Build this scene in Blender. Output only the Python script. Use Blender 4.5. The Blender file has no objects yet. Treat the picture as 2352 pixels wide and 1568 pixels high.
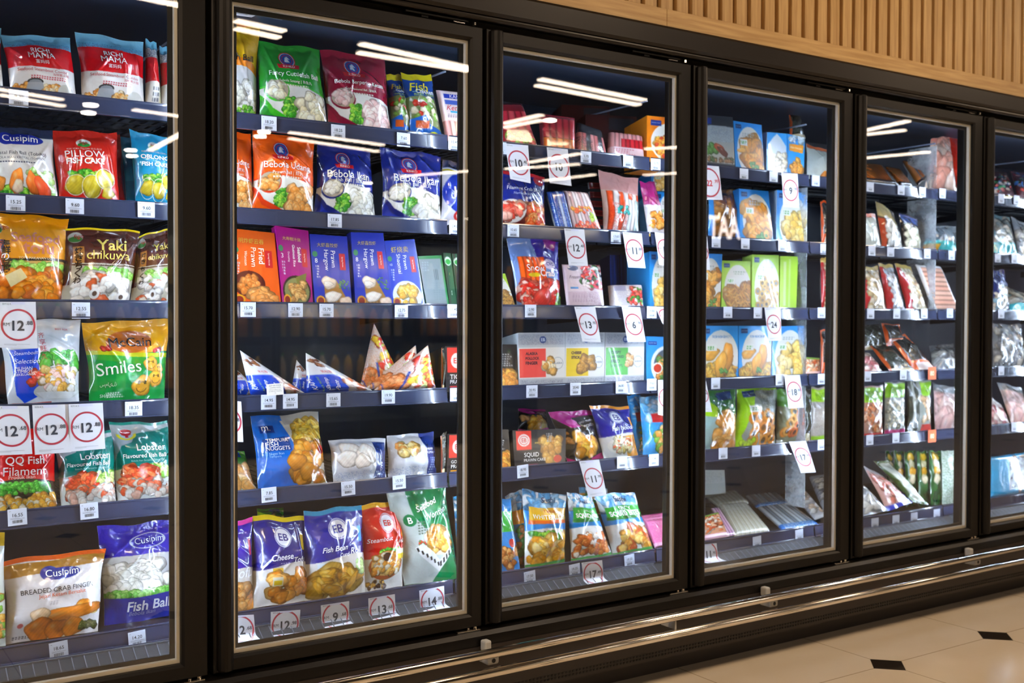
import bpy, bmesh, math, random
import numpy as np
from mathutils import Vector, Matrix

# ---------------------------------------------------------------- camera
IW, IH = 2352, 1568
FPX, YAW, PIT, ROL = 2507.13, 0.586668, -0.0212104, 0.0027726
CAM = np.array([0.0, -2.51984, 1.09155])
def _basis():
    f = np.array([math.sin(YAW)*math.cos(PIT), math.cos(YAW)*math.cos(PIT), math.sin(PIT)])
    r = np.array([math.cos(YAW), -math.sin(YAW), 0.0]); u = np.cross(r, f)
    return r*math.cos(ROL)+u*math.sin(ROL), -r*math.sin(ROL)+u*math.cos(ROL), f
CR, CU, CF = _basis()
def at(px, py, y):
    """point of the place seen at a pixel, at depth y behind the door plane"""
    d = CF + CR*(px-IW/2)/FPX + CU*(IH/2-py)/FPX
    return CAM + d*((y-CAM[1])/d[1])
def at_z(px, py, z):
    d = CF + CR*(px-IW/2)/FPX + CU*(IH/2-py)/FPX
    return CAM + d*((z-CAM[2])/d[2])
scene = bpy.context.scene
COL = scene.collection
cd = bpy.data.cameras.new('camera'); cam = bpy.data.objects.new('camera', cd); COL.objects.link(cam)
cd.sensor_width = 36.0; cd.lens = FPX/IW*36.0; cd.clip_start = .05; cd.clip_end = 100
m = Matrix.Identity(4)
for i in range(3):
    m[i][0], m[i][1], m[i][2], m[i][3] = CR[i], CU[i], -CF[i], CAM[i]
cam.matrix_world = m
cd.dof.use_dof = True; cd.dof.focus_distance = 2.75; cd.dof.aperture_fstop = 4.0
scene.camera = cam

# ---------------------------------------------------------------- world, exposure
world = bpy.data.worlds.new('world'); scene.world = world; world.use_nodes = True
bg = world.node_tree.nodes['Background']; bg.inputs[0].default_value = (.30, .22, .15, 1); bg.inputs[1].default_value = .35
vs = scene.view_settings
vs.view_transform = 'Standard'; vs.look = 'None'; vs.gamma = 1; vs.use_curve_mapping = False; vs.exposure = 0.0
cy = scene.cycles
cy.use_denoising = True
cy.max_bounces = 8; cy.diffuse_bounces = 3; cy.glossy_bounces = 4; cy.transmission_bounces = 6; cy.transparent_max_bounces = 16
cy.caustics_reflective = False; cy.caustics_refractive = False
cy.sample_clamp_indirect = 6.0; cy.use_adaptive_sampling = True; cy.adaptive_threshold = .025
LED_POWER = 205.0
LAMP_POWER = 20.0
FILL_PANEL_POWER = 33.0

# ---------------------------------------------------------------- materials
def lin(c):
    if isinstance(c, str):
        c = [int(c[i:i+2], 16)/255 for i in (0, 2, 4)] if len(c) == 6 else [int(x*2, 16)/255 for x in c]
    return tuple(((x/12.92) if x <= .04045 else ((x+.055)/1.055)**2.4) for x in c[:3])
MATS = {}
def mat(name, color=None, rough=.5, metal=0, coat=0, spec=.5, emit=None, power=0, bump=0, bscale=40, attr=False, bdist=.002, vary=0, ridge=False):
    if name in MATS: return MATS[name]
    M = bpy.data.materials.new(name); M.use_nodes = True; nt = M.node_tree; N = nt.nodes; L = nt.links
    b = N['Principled BSDF']
    b.inputs['Roughness'].default_value = rough; b.inputs['Metallic'].default_value = metal
    b.inputs['Coat Weight'].default_value = coat; b.inputs['Coat Roughness'].default_value = .06
    b.inputs['Specular IOR Level'].default_value = spec
    if color is not None: b.inputs['Base Color'].default_value = (*lin(color), 1)
    if attr:
        a = N.new('ShaderNodeVertexColor'); a.layer_name = 'Col'; L.new(a.outputs[0], b.inputs['Base Color'])
    if emit is not None:
        b.inputs['Emission Color'].default_value = (*lin(emit), 1); b.inputs['Emission Strength'].default_value = power
    if bump or vary:
        tc = N.new('ShaderNodeTexCoord'); no = N.new('ShaderNodeTexNoise'); no.inputs['Scale'].default_value = bscale
        no.inputs['Detail'].default_value = 2.5; no.inputs['Distortion'].default_value = .6
        L.new(tc.outputs['Object'], no.inputs['Vector'])
        if bump:
            bp = N.new('ShaderNodeBump'); bp.inputs['Strength'].default_value = bump; bp.inputs['Distance'].default_value = bdist
            hsrc = no.outputs['Fac']
            if ridge:
                n2 = N.new('ShaderNodeTexNoise'); n2.noise_type = 'RIDGED_MULTIFRACTAL'; n2.inputs['Scale'].default_value = 9; n2.inputs['Detail'].default_value = 2
                n2.inputs['Distortion'].default_value = .8; L.new(tc.outputs['Object'], n2.inputs['Vector'])
                ad = N.new('ShaderNodeMath'); ad.operation = 'MULTIPLY_ADD'; ad.inputs[1].default_value = .30; L.new(n2.outputs['Fac'], ad.inputs[0]); L.new(hsrc, ad.inputs[2]); hsrc = ad.outputs[0]
            L.new(hsrc, bp.inputs['Height']); L.new(bp.outputs[0], b.inputs['Normal'])
        if vary:
            mr = N.new('ShaderNodeMapRange'); mr.inputs['To Min'].default_value = max(0, rough-vary); mr.inputs['To Max'].default_value = rough+vary
            L.new(no.outputs['Fac'], mr.inputs['Value']); L.new(mr.outputs[0], b.inputs['Roughness'])
    MATS[name] = M
    return M
FILM = mat('printed_film', rough=.27, coat=.85, attr=True, bump=.5, bscale=26, bdist=.009, ridge=True)
CARD = mat('printed_card', rough=.38, coat=.25, attr=True, bump=.08, bscale=60)
PAPER = mat('printed_paper', rough=.6, attr=True, bump=.05, bscale=90, spec=.3)
BLACK = mat('black_powder_coat', '0f0c0a', rough=.36, spec=.28, bump=.04, bscale=900, bdist=.0004)
HEAD = mat('black_fascia', '17120f', rough=.34, spec=.3, vary=.05, bscale=6)
INNER = mat('freezer_liner', '1e2739', rough=.45, bump=.02, bscale=12)
RAILM = mat('price_rail_plastic', '30374f', rough=.2, coat=.8, vary=.05, bscale=20)
WIRE = mat('dark_wire', '20242c', rough=.35, metal=.3, bump=.02)
CHROME = mat('chrome', 'ece6dc', rough=.13, metal=1, vary=.04, bscale=14)
ALU = mat('aluminium_spacer', 'e6dccd', rough=.36, metal=.3, vary=.06, bscale=120)
GREYP = mat('grey_plastic', 'c8c6c0', rough=.4, bump=.02)
RUBBER = mat('black_gasket', '060606', rough=.6, bump=.03)
LEDM = mat('led_diffuser', 'ffffff', rough=.4, emit='d2e5ff', power=LED_POWER, bump=.01)
LAMPM = mat('lamp_diffuser', 'ffffff', rough=.4, emit='ffe9d2', power=LAMP_POWER, bump=.01)
CLEARF = None
def mixed_clear(name, tint, fres_ior, rough, cloud=0.0, cscale=9, body=0.0):
    M = bpy.data.materials.new(name); M.use_nodes = True; nt = M.node_tree; N = nt.nodes; L = nt.links
    for n in list(N): N.remove(n)
    out = N.new('ShaderNodeOutputMaterial'); mx = N.new('ShaderNodeMixShader'); tr = N.new('ShaderNodeBsdfTransparent')
    gl = N.new('ShaderNodeBsdfGlossy'); fr = N.new('ShaderNodeFresnel')
    tr.inputs[0].default_value = (*tint, 1); gl.inputs['Roughness'].default_value = rough; fr.inputs['IOR'].default_value = fres_ior
    ge = N.new('ShaderNodeNewGeometry'); iv = N.new('ShaderNodeMath'); iv.operation = 'SUBTRACT'; iv.inputs[0].default_value = 1
    ml = N.new('ShaderNodeMath'); ml.operation = 'MULTIPLY'
    L.new(ge.outputs['Backfacing'], iv.inputs[1]); L.new(iv.outputs[0], ml.inputs[0]); L.new(fr.outputs[0], ml.inputs[1])
    L.new(ml.outputs[0], mx.inputs[0]); L.new(tr.outputs[0], mx.inputs[1]); L.new(gl.outputs[0], mx.inputs[2])
    last = mx.outputs[0]
    if cloud or body:
        df = N.new('ShaderNodeBsdfDiffuse'); df.inputs[0].default_value = (.75, .8, .85, 1)
        m2 = N.new('ShaderNodeMixShader'); L.new(last, m2.inputs[1]); L.new(df.outputs[0], m2.inputs[2])
        tc = N.new('ShaderNodeTexCoord'); no = N.new('ShaderNodeTexNoise'); no.inputs['Scale'].default_value = cscale; no.inputs['Detail'].default_value = 8
        no.inputs['Roughness'].default_value = .7
        L.new(tc.outputs['Object'], no.inputs['Vector'])
        mr = N.new('ShaderNodeMapRange'); mr.inputs['From Min'].default_value = .35; mr.inputs['From Max'].default_value = .75
        mr.inputs['To Min'].default_value = body; mr.inputs['To Max'].default_value = body+cloud
        L.new(no.outputs['Fac'], mr.inputs['Value']); L.new(mr.outputs[0], m2.inputs[0]); last = m2.outputs[0]
    L.new(last, out.inputs[0]); MATS[name] = M
    return M
GLASS = mixed_clear('door_glass', (.97, .985, .98), 1.88, .0)
ACRYL = mixed_clear('clear_divider', (.97, .98, .98), 1.3, .03)
FROST = mixed_clear('frosted_divider', (.93, .95, .96), 1.35, .1, cloud=.75, body=.05)
POLY = mixed_clear('clear_riser', (.92, .93, .95), 1.5, .05, body=.02)

def wood_mat():
    M = mat('oak_veneer', 'c89b62', rough=.5); nt = M.node_tree; N = nt.nodes; L = nt.links; b = N['Principled BSDF']
    tc = N.new('ShaderNodeTexCoord'); mp = N.new('ShaderNodeMapping'); mp.inputs['Scale'].default_value = (30, 30, 1.6)
    no = N.new('ShaderNodeTexNoise'); no.inputs['Scale'].default_value = 3; no.inputs['Detail'].default_value = 8; no.inputs['Distortion'].default_value = .4
    cr = N.new('ShaderNodeValToRGB'); cr.color_ramp.elements[0].position = .3; cr.color_ramp.elements[1].position = .75
    cr.color_ramp.elements[0].color = (*lin('ab8650'), 1); cr.color_ramp.elements[1].color = (*lin('d2b078'), 1)
    L.new(tc.outputs['Object'], mp.inputs[0]); L.new(mp.outputs[0], no.inputs['Vector']); L.new(no.outputs['Fac'], cr.inputs[0])
    L.new(cr.outputs[0], b.inputs['Base Color'])
    M2 = M.copy(); M2.name = 'oak_board'
    M2.node_tree.nodes['Mapping'].inputs['Scale'].default_value = (1.6, 30, 30)
    MATS['oak_board'] = M2
    return M, M2
WOOD, WOODB = wood_mat()

def floor_mat(ox, oy, T, r):
    M = mat('cream_marble_tile', 'd8c3a5', rough=.12, coat=.0); nt = M.node_tree; N = nt.nodes; L = nt.links; b = N['Principled BSDF']
    tc = N.new('ShaderNodeTexCoord'); sp = N.new('ShaderNodeSeparateXYZ'); L.new(tc.outputs['Object'], sp.inputs[0])
    def mth(op, a, c, v=None):
        n = N.new('ShaderNodeMath'); n.operation = op
        for i, s in enumerate((a, c)):
            if s is None: continue
            if isinstance(s, (int, float)): n.inputs[i].default_value = s
            else: L.new(s, n.inputs[i])
        return n.outputs[0]
    def dist(s, o):
        a = mth('ADD', s, -o+T/2+T*40); a = mth('MODULO', a, T); a = mth('SUBTRACT', a, T/2); return mth('ABSOLUTE', a, None)
    dx, dy = dist(sp.outputs[0], ox), dist(sp.outputs[1], oy)
    dia = mth('LESS_THAN', mth('ADD', dx, dy), r)
    gr = mth('LESS_THAN', mth('MINIMUM', dx, dy), .0016)
    no = N.new('ShaderNodeTexNoise'); no.inputs['Scale'].default_value = 1.4; no.inputs['Detail'].default_value = 6; no.inputs['Distortion'].default_value = 1.5
    L.new(tc.outputs['Object'], no.inputs['Vector'])
    cr = N.new('ShaderNodeValToRGB'); cr.color_ramp.elements[0].color = (*lin('d8c5a8'), 1); cr.color_ramp.elements[1].color = (*lin('f0e2cc'), 1)
    L.new(no.outputs['Fac'], cr.inputs[0])
    m1 = N.new('ShaderNodeMix'); m1.data_type = 'RGBA'; L.new(gr, m1.inputs[0]); L.new(cr.outputs[0], m1.inputs[6]); m1.inputs[7].default_value = (*lin('a08a68'), 1)
    m2 = N.new('ShaderNodeMix'); m2.data_type = 'RGBA'; L.new(dia, m2.inputs[0]); L.new(m1.outputs[2], m2.inputs[6]); m2.inputs[7].default_value = (*lin('1c140f'), 1)
    L.new(m2.outputs[2], b.inputs['Base Color'])
    return M

# ---------------------------------------------------------------- mesh helpers
def tag(o, label=None, cat=None, group=None, kind=None):
    if label: o['label'] = label
    if cat: o['category'] = cat
    if group: o['group'] = group
    if kind: o['kind'] = kind
    return o
def empty(name, loc, label=None, cat=None, group=None):
    o = bpy.data.objects.new(name, None); COL.objects.link(o); o.location = loc; o.empty_display_size = .05
    return tag(o, label, cat, group)
def link(name, me, parent=None):
    o = bpy.data.objects.new(name, me); COL.objects.link(o)
    if parent is not None:
        o.parent = parent; o.matrix_parent_inverse = Matrix.Translation(-Vector(parent.location))
    return o
class MB:
    """collects boxes, tubes and prisms in world coordinates and links them as one mesh"""
    def __init__(s): s.bm = bmesh.new()
    def box(s, x0, y0, z0, x1, y1, z1, bev=0, seg=2):
        g = bmesh.ops.create_cube(s.bm, size=1)
        for v in g['verts']:
            v.co = Vector(((x0+x1)/2+v.co.x*(x1-x0), (y0+y1)/2+v.co.y*(y1-y0), (z0+z1)/2+v.co.z*(z1-z0)))
        if bev:
            es = list({e for v in g['verts'] for e in v.link_edges})
            bmesh.ops.bevel(s.bm, geom=es, offset=bev, segments=seg, affect='EDGES', profile=.5)
        return s
    def tube(s, a, b, r, n=16, r2=None):
        a, b = Vector(a), Vector(b); d = b-a
        g = bmesh.ops.create_cone(s.bm, cap_ends=True, segments=n, radius1=r, radius2=r if r2 is None else r2, depth=d.length)
        q = d.to_track_quat('Z', 'Y').to_matrix().to_4x4()
        bmesh.ops.transform(s.bm, matrix=Matrix.Translation((a+b)/2) @ q, verts=g['verts'])
        return s
    def prism(s, prof, x0, x1):
        """profile of (y, z) swept along x"""
        A = [s.bm.verts.new((x0, y, z)) for y, z in prof]; B = [s.bm.verts.new((x1, y, z)) for y, z in prof]
        n = len(prof)
        for i in range(n): s.bm.faces.new((A[i], A[(i+1) % n], B[(i+1) % n], B[i]))
        s.bm.faces.new(A[::-1]); s.bm.faces.new(B)
        return s
    def prism_z(s, prof, z0, z1):
        A = [s.bm.verts.new((x, y, z0)) for x, y in prof]; B = [s.bm.verts.new((x, y, z1)) for x, y in prof]
        n = len(prof)
        for i in range(n): s.bm.faces.new((A[i], A[(i+1) % n], B[(i+1) % n], B[i]))
        s.bm.faces.new(A[::-1]); s.bm.faces.new(B)
        return s
    def lathe(s, prof, cx, cy, n=14):
        rings = []
        for r, z in prof:
            rings.append([s.bm.verts.new((cx+r*math.cos(2*math.pi*i/n), cy+r*math.sin(2*math.pi*i/n), z)) for i in range(n)])
        for a, b in zip(rings, rings[1:]):
            for i in range(n): s.bm.faces.new((a[i], a[(i+1) % n], b[(i+1) % n], b[i]))
        s.bm.faces.new(rings[0][::-1]); s.bm.faces.new(rings[-1])
        return s
    def build(s, name, m, parent=None, smooth=False):
        bmesh.ops.recalc_face_normals(s.bm, faces=s.bm.faces)
        me = bpy.data.meshes.new(name); s.bm.to_mesh(me); s.bm.free(); me.materials.append(m)
        if smooth:
            for p in me.polygons: p.use_smooth = True
        return link(name, me, parent)

# ---------------------------------------------------------------- dimensions of the freezer run
J = [0.826+.7593*k for k in range(-1, 7)]           # centres of the uprights between bays; J[1] is between the first and second door
GL = [.7593*k+.826+.056 for k in range(-1, 6)]      # glass edges of each door
GR = [.758, 1.541, 2.293, 3.046, 3.803, 4.57, 5.32]
ZG0, ZG1 = .285, 1.841
ROWZ = [1.616, 1.374, 1.133, .892, .648, .345]      # top edge of each price rail
ROWY = [.2]*5+[.165]
X0, X1 = -.6, 6.6
YB = .80
ROWN = ['top', 'second', 'third', 'fourth', 'fifth', 'bottom']
DOORN = ['first', 'second', 'third', 'fourth', 'fifth', 'sixth', 'seventh']

# ---------------------------------------------------------------- room
def structure(name, o): tag(o, kind='structure'); return o
o1 = at_z(2039, 1526, 0.0)
o2 = at_z(2340, 1474, 0.0)
TILE = abs(o2[0]-o1[0])
fm = floor_mat(o1[0], o1[1], TILE, .068)
mb = MB(); mb.box(-9, -20, -.05, 24, .9, 0); structure('floor', mb.build('floor', fm))
mb = MB(); mb.box(-9, -20, 3.0, 24, .9, 3.1); structure('ceiling', mb.build('ceiling', mat('dark_ceiling', '4a423a', rough=.8, bump=.03)))
mb = MB(); mb.box(-9, .046, 2.0, 24, .078, 3.0)
x = -2.0
while x < 12:
    mb.box(x, .026, 2.027, x+.047, .0465, 3.0, bev=.0015, seg=1); x += .0642
structure('wall_back', mb.build('wall_back', WOOD))
mb = MB(); xs = [-2, .3, at(1526, 60, 0)[0], 4.75, 7.2, 9.6]
for a, b in zip(xs, xs[1:]): mb.box(a+.0004, -.012, 1.962, b-.0004, .055, 2.028, bev=.0015, seg=1)
structure('trim_1', mb.build('trim_1', WOODB))
mb = MB(); mb.box(-9, .8, 0, 24, .86, 3.0); structure('wall_rear', mb.build('wall_rear', mat('rear_wall_paint', '6b5f52', rough=.8, bump=.03)))

# ---------------------------------------------------------------- freezer cabinet
cab = empty('freezer_cabinet', (2.5, .3, 0), 'long black freezer cabinet run under the slatted wood wall', 'freezer')
mb = MB(); mb.prism([(-.022, 1.906), (-.03, 1.914), (-.03, 1.964), (-.024, 1.972), (.08, 1.972), (.08, 1.906)], X0, X1)
mb.tube((X0, -.014, 1.899), (X1, -.014, 1.899), .0075, 12)
mb.build('header_fascia', HEAD, cab)
mb = MB(); mb.box(X0, .05, 1.85, X1, .08, 1.912); mb.build('door_track', RUBBER, cab)
mb = MB(); mb.box(X0, YB-.02, .0, X1, YB-.001, 1.95); mb.build('back_panel', INNER, cab)
mb = MB(); mb.box(X0, .082, 1.87, X1, YB-.02, 1.94); mb.build('roof_panel', INNER, cab)
mb = MB(); mb.prism([(-.03, .2), (-.03, .232), (-.02, .242), (.05, .242), (.05, .262), (.10, .27), (.14, .262), (.14, .1), (-.03, .1)], X0, X1); mb.build('sill', BLACK, cab)
mb = MB(); mb.prism([(-.035, .062), (-.035, .205), (.06, .205), (.06, .0), (.02, .0), (.02, .062)], X0, X1); mb.build('kick_panel', mat('brown_black_panel', '2a221e', rough=.45, bump=.02), cab)
mb = MB()
x = X0+.05
while x < X1-.05:
    mb.box(x, -.0365, .072, x+.006, -.0352, .077); mb.box(x, -.0365, .082, x+.006, -.0352, .087); x += .0125
gg = mb.build('vent_perforation', RUBBER, cab); gg['kind'] = 'stuff'
for k in range(len(J)):
    mb = MB(); mb.box(J[k]-.034, .052, .24, J[k]+.034, .092, 1.875, bev=.002); mb.build('mullion', BLACK, cab)
mb = MB(); mb.prism([(.10, .262), (.10, .272), (.165, .302), (YB-.02, .302), (YB-.02, .24), (.14, .24)], X0, X1); mb.build('bottom_deck', mat('dark_deck', '15161a', rough=.5, bump=.02), cab)

# LED strips behind the uprights
for k in range(len(J)):
    e = empty('led_light_strip', (J[k], .1, 1.0), 'vertical cold white LED strip behind the upright between freezer doors', 'light strip', 'LED strips behind the door uprights')
    mb = MB(); mb.box(J[k]-.0115, .0925, .33, J[k]+.0115, .1005, 1.83); mb.box(J[k]-.0165, .101, .33, J[k]+.0165, .1025, 1.83); mb.build('strip_channel', ALU, e)  # rear cap plate added to hold light off the nearest goods
    mb = MB()
    for s_ in (-1, 1): mb.box(J[k]+s_*.012-.0004, .0935, .34, J[k]+s_*.012+.0004, .1003, 1.82)
    mb.box(J[k]-.0014, .1027, .34, J[k]+.0014, .1036, 1.82)  # thin centre strip added for highlights on the packs
    mb.build('strip_diffuser', LEDM, e)

# ---------------------------------------------------------------- doors
door_look = ['cut off by the picture edge, in front of the steamboat and fish cake bags', 'in front of the dumpling boxes and tofu bags', 'in front of the crab sticks and grey snack boxes',
             'in front of the green vegetable boxes and onion ring bags', 'in front of the packed mushrooms and fish trays', 'narrow view, in front of the blue seafood packs', 'last of the run']
for k in range(0, 6):
    xl, xr = J[k]+.0065, J[k+1]-.0065
    gl, gr = GL[k], GR[k]
    e = empty('freezer_door', ((xl+xr)/2, 0, .25), f'black framed glass freezer door, {door_look[k]}', 'freezer door')
    zt, zb = 1.878, .249
    bm = bmesh.new()
    # mitred frame with a sloped inner lip
    prof = lambda t: [(xl+t[0]*0, 0)]
    def ring(ix0, ix1, iz0, iz1, y): return [bm.verts.new(c) for c in ((ix0, y, iz0), (ix1, y, iz0), (ix1, y, iz1), (ix0, y, iz1))]
    R = [ring(xl, xr, zb, zt, .05), ring(xl, xr, zb, zt, .003), ring(xl+.003, xr-.003, zb+.003, zt-.003, 0),
         ring(gl-.006, gr+.006, ZG0-.006, ZG1+.006, 0), ring(gl, gr, ZG0, ZG1, .006), ring(gl, gr, ZG0, ZG1, .05)]
    for a, b in zip(R, R[1:]+R[:1]):
        for i in range(4): bm.faces.new((a[i], a[(i+1) % 4], b[(i+1) % 4], b[i]))
    bmesh.ops.recalc_face_normals(bm, faces=bm.faces)
    me = bpy.data.meshes.new('frame'); bm.to_mesh(me); bm.free(); me.materials.append(BLACK); link('frame', me, e)
    # full height grip on the hinge-less side
    mb = MB(); pts = []
    for i in range(9):
        a = math.pi*i/8; pts.append((xl+.027-.0205*math.cos(a), -.024*math.sin(a)+.001))
    mb.prism_z(pts, zb+.006, zt-.004)
    g = mb.build('handle_grip', BLACK, e, smooth=False)
    bv = g.modifiers.new('b', 'BEVEL'); bv.width = .004; bv.segments = 2; bv.limit_method = 'ANGLE'; bv.angle_limit = 1.0
    # bright spacer between the panes
    mb = MB(); s = .0085; y0, y1 = .016, .028
    mb.box(gl+.001, y0, ZG0+.001, gl+s, y1, ZG1-.001); mb.box(gr-s, y0, ZG0+.001, gr-.001, y1, ZG1-.001)
    mb.box(gl+s, y0, ZG0+.001, gr-s, y1, ZG0+s*1.2); mb.box(gl+s, y0, ZG1-s, gr-s, y1, ZG1-.001)
    mb.build('spacer_bar', ALU, e)
    mb = MB(); mb.box(gl+.0005, .010, ZG0+.0005, gr-.0005, .014, ZG1-.0005); mb.build('glass_pane', GLASS, e)
    mb = MB(); mb.box(gl+.0005, .0295, ZG0+.0005, gl+.02, .034, ZG1-.0005); mb.box(gr-.02, .0295, ZG0+.0005, gr-.0005, .034, ZG1-.0005); mb.box(gl+.02, .0295, ZG0+.0005, gr-.02, .034, ZG0+.02); mb.box(gl+.02, .0295, ZG1-.02, gr-.02, .034, ZG1-.0005); mb.build('glass_border', RUBBER, e)
    # hinge plates
    mb = MB(); mb.box(xr-.085, -.012, .243, xr-.012, .02, .2465); mb.tube((xr-.022, .0, .2465), (xr-.022, .0, .2525), .006); mb.tube((xr-.045, -.002, .2465), (xr-.045, -.002, .251), .004); mb.build('hinge_plate', CHROME, e)
    mb = MB(); mb.box(xr-.24, -.006, 1.8835, xr-.05, .010, 1.8885, bev=.001); mb.box(xr-.19, .0, 1.8785, xr-.17, .012, 1.884); mb.tube((xr-.03, .0, 1.878), (xr-.03, .0, 1.889), .004); mb.build('door_closer', CHROME if False else BLACK, e)
    mb = MB(); mb.box(xr-.095, -.004, 1.8782, xr-.06, .01, 1.881); mb.tube((xr-.03, -.006, 1.878), (xr-.03, -.006, 1.886), .0035); mb.build('top_hinge_pin', CHROME, e)

# ---------------------------------------------------------------- bumper rails
br = empty('bumper_rail', (2.5, -.1, .2), 'upper polished chrome bumper tube along the freezer base', 'bumper rail')
MB().tube((X0, -.1, .2055), (X1, -.1, .2055), .0125, 24).build('tube', CHROME, br, smooth=True)
br2 = empty('bumper_rail', (2.5, -.1, .15), 'lower polished chrome bumper tube closest to the floor', 'bumper rail')
MB().tube((X0, -.1, .1545), (X1, -.1, .1545), .0125, 24).build('tube', CHROME, br2, smooth=True)
for i, (px, py) in enumerate([(1135, 1505), (1780, 1372), (2248, 1290)]):
    x = at(px, py, -.09)[0]
    e = empty('rail_bracket', (x, -.08, .18), ['grey moulded bracket holding the bumper tubes below the joint of the second and third doors', 'grey moulded bracket holding the bumper tubes below the fourth door',
             'grey moulded bracket holding the bumper tubes below the fifth and sixth doors'][i], 'bracket')
    mb = MB(); mb.box(x-.019, -.088, .168, x+.019, -.036, .192, bev=.007); mb.box(x-.011, -.062, .196, x+.011, -.036, .226, bev=.005); mb.build('clamp_body', GREYP, e)
    mb = MB(); mb.tube((x, -.0888, .180), (x, -.0875, .180), .006); mb.build('screw_recess', RUBBER, e)
for px, py in [(1547, 1433)]:
    x = at(px, py, -.09)[0]
    e = tag(MB().box(x-.003, -.1, .167, x+.003, -.037, .193, bev=.001).build('rail_stay', GREYP), 'thin grey metal stay between the two bumper tubes under the third door', 'bracket')

# ---------------------------------------------------------------- shelves
BAYDESC = ['behind the first door', 'behind the second door', 'behind the third door', 'behind the fourth door', 'behind the fifth door', 'behind the sixth door', 'past the sixth door']
for b in range(0, 7):
    xa, xb = J[b]+.004, J[b+1]-.004
    for r in range(6):
        z, y = ROWZ[r], ROWY[r]
        if b == 6 and r > 5: continue
        e = empty('freezer_shelf', ((xa+xb)/2, y, z), f'black wire shelf with grey price rail, {ROWN[r]} shelf {BAYDESC[b]}', 'shelf')
        mb = MB()
        # price rail: leaning face with a lip above and below
        mb.prism([(y, z), (y-.0035, z), (y-.0045, z-.003), (y-.0025, z-.006), (y-.006, z-.039), (y-.010, z-.040), (y-.010, z-.043), (y, z-.043)], xa, xb)
        mb.build('price_rail', RAILM, e)
        mb = MB(); zz = z-.014
        if r < 5:
            mb.box(xa, y+.001, zz-.018, xb, y+.008, zz); mb.box(xa, y+.28, zz-.012, xb, y+.286, zz-.004); mb.box(xa, YB-.04, zz-.012, xb, YB-.034, zz-.004)
            n = 26
            for i in range(n):
                xx = xa+.01+(xb-xa-.02)*i/(n-1); mb.box(xx-.0018, y+.004, zz-.004, xx+.0018, YB-.03, zz)
            for yy in (y+.07, y+.14, y+.21, y+.35, y+.42): mb.box(xa, yy, zz-.0075, xb, yy+.003, zz-.004)
            mb.build('wire_deck', WIRE, e)
            mb = MB(); mb.prism([(y+.008, zz-.018), (YB-.035, zz-.018), (YB-.035, zz-.05), (y+.28, zz-.03)], xa, xa+.003); mb.build('shelf_bracket', WIRE, e)
            mb = MB(); mb.prism([(y+.008, zz-.018), (YB-.035, zz-.018), (YB-.035, zz-.05), (y+.28, zz-.03)], xb-.003, xb); mb.build('shelf_bracket', WIRE, e)
        else:
            mb.box(xa, y+.001, .3025, xb, YB-.03, zz); mb.build('shelf_base', WIRE, e)
# clear ribbed riser in front of each bottom shelf
for b in range(0, 6):
    xa, xb = J[b]+.02, J[b+1]-.02
    e = empty('air_grille', ((xa+xb)/2, .12, .28), f'clear ribbed plastic air grille at the foot of the freezer {BAYDESC[b]}', 'air grille')
    mb = MB(); mb.prism([(.150, .3015), (.153, .3045), (.112, .275), (.108, .275)], xa, xb); mb.build('grille_sheet', POLY, e)
    mb = MB(); n = 26
    for i in range(n):
        x = xa+.01+(xb-xa-.02)*i/(n-1)
        mb.prism([(.146, .3015), (.150, .3045), (.107, .2765), (.104, .276)], x-.0012, x+.0012)
    mb.box(xa, .1455, .3005, xb, .149, .3045)
    mb.build('grille_ribs', mat('milky_plastic', '5c6068', rough=.22, bump=.02), e)
# clear dividers between bays
for k in range(1, 7):
    fr = k in (4,)
    e = tag(MB().box(J[k]-.0012, .30, .36, J[k]+.0012, YB-.03, 1.80).build('bay_divider', ACRYL), 'clear acrylic divider panel between two freezer bays', 'divider', 'clear divider panels between the bays')
    MB().box(J[k]-.002, .215, 1.798, J[k]+.002, YB-.03, 1.803).build('divider_edge', mat('pale_edge', '8f9bb5', rough=.3, bump=.01), e)
tag(MB().box(J[5]-.004, .205, ROWZ[2], J[5]-.002, .34, 1.79).build('frosted_panel', FROST), 'frost covered clear panel between the fifth and sixth bays', 'divider')
k = 4
for z0, z1, nm in ((ROWZ[2]+.0, ROWZ[0]-.045, 'a'), (.40, ROWZ[2]-.045, 'b')):
    tag(MB().box(J[k]-.004, .205, z0, J[k]-.002, .298, z1).build('frosted_panel', FROST), 'frost covered clear panel between the fourth and fifth bays, ' + ('above the third shelf' if nm == 'a' else 'below the third shelf'), 'divider')

# ---------------------------------------------------------------- printed artwork on a (v, u) canvas
def srgb(c):
    if isinstance(c, str):
        return np.array([int(c[i:i+2], 16)/255 for i in (0, 2, 4)]) if len(c) == 6 else np.array([int(x*2, 16)/255 for x in c])
    return np.array(c[:3])
def blob(img, U, V, asp, cu, cv, r, el, rot, c, hard=1.0):
    """one printed morsel: an ellipse of radius r (in widths), drawn with the picture's own modelling"""
    x = (U-cu); y = (V-cv)*asp; ca, sa = math.cos(rot), math.sin(rot)
    xr, yr = (x*ca+y*sa)/r, (-x*sa+y*ca)/(r*el)
    th = np.arctan2(yr, xr); d = (xr*xr+yr*yr)*(1+.16*np.sin(3*th+cu*60)+.10*np.sin(5*th+cv*80)); m = d < 1
    if not m.any(): return
    sh = 1.06-.42*d[m]**4+.13*(-(x[m]+1.6*y[m])/r)*.6
    sh = sh+.05*np.sin(xr[m]*7+cu*90)*np.sin(yr[m]*6+cv*70)+.035*np.sin(xr[m]*19+yr[m]*15+cu*40)
    col = srgb(c)*sh[:, None]; hl = np.exp(-(((xr[m]+.35)**2+(yr[m]+.4)**2)/.06)); col = col+(1-col)*.35*hl[:, None]
    img[m] = np.clip(col*np.array([1, .99, .97]), 0, 1)
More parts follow.
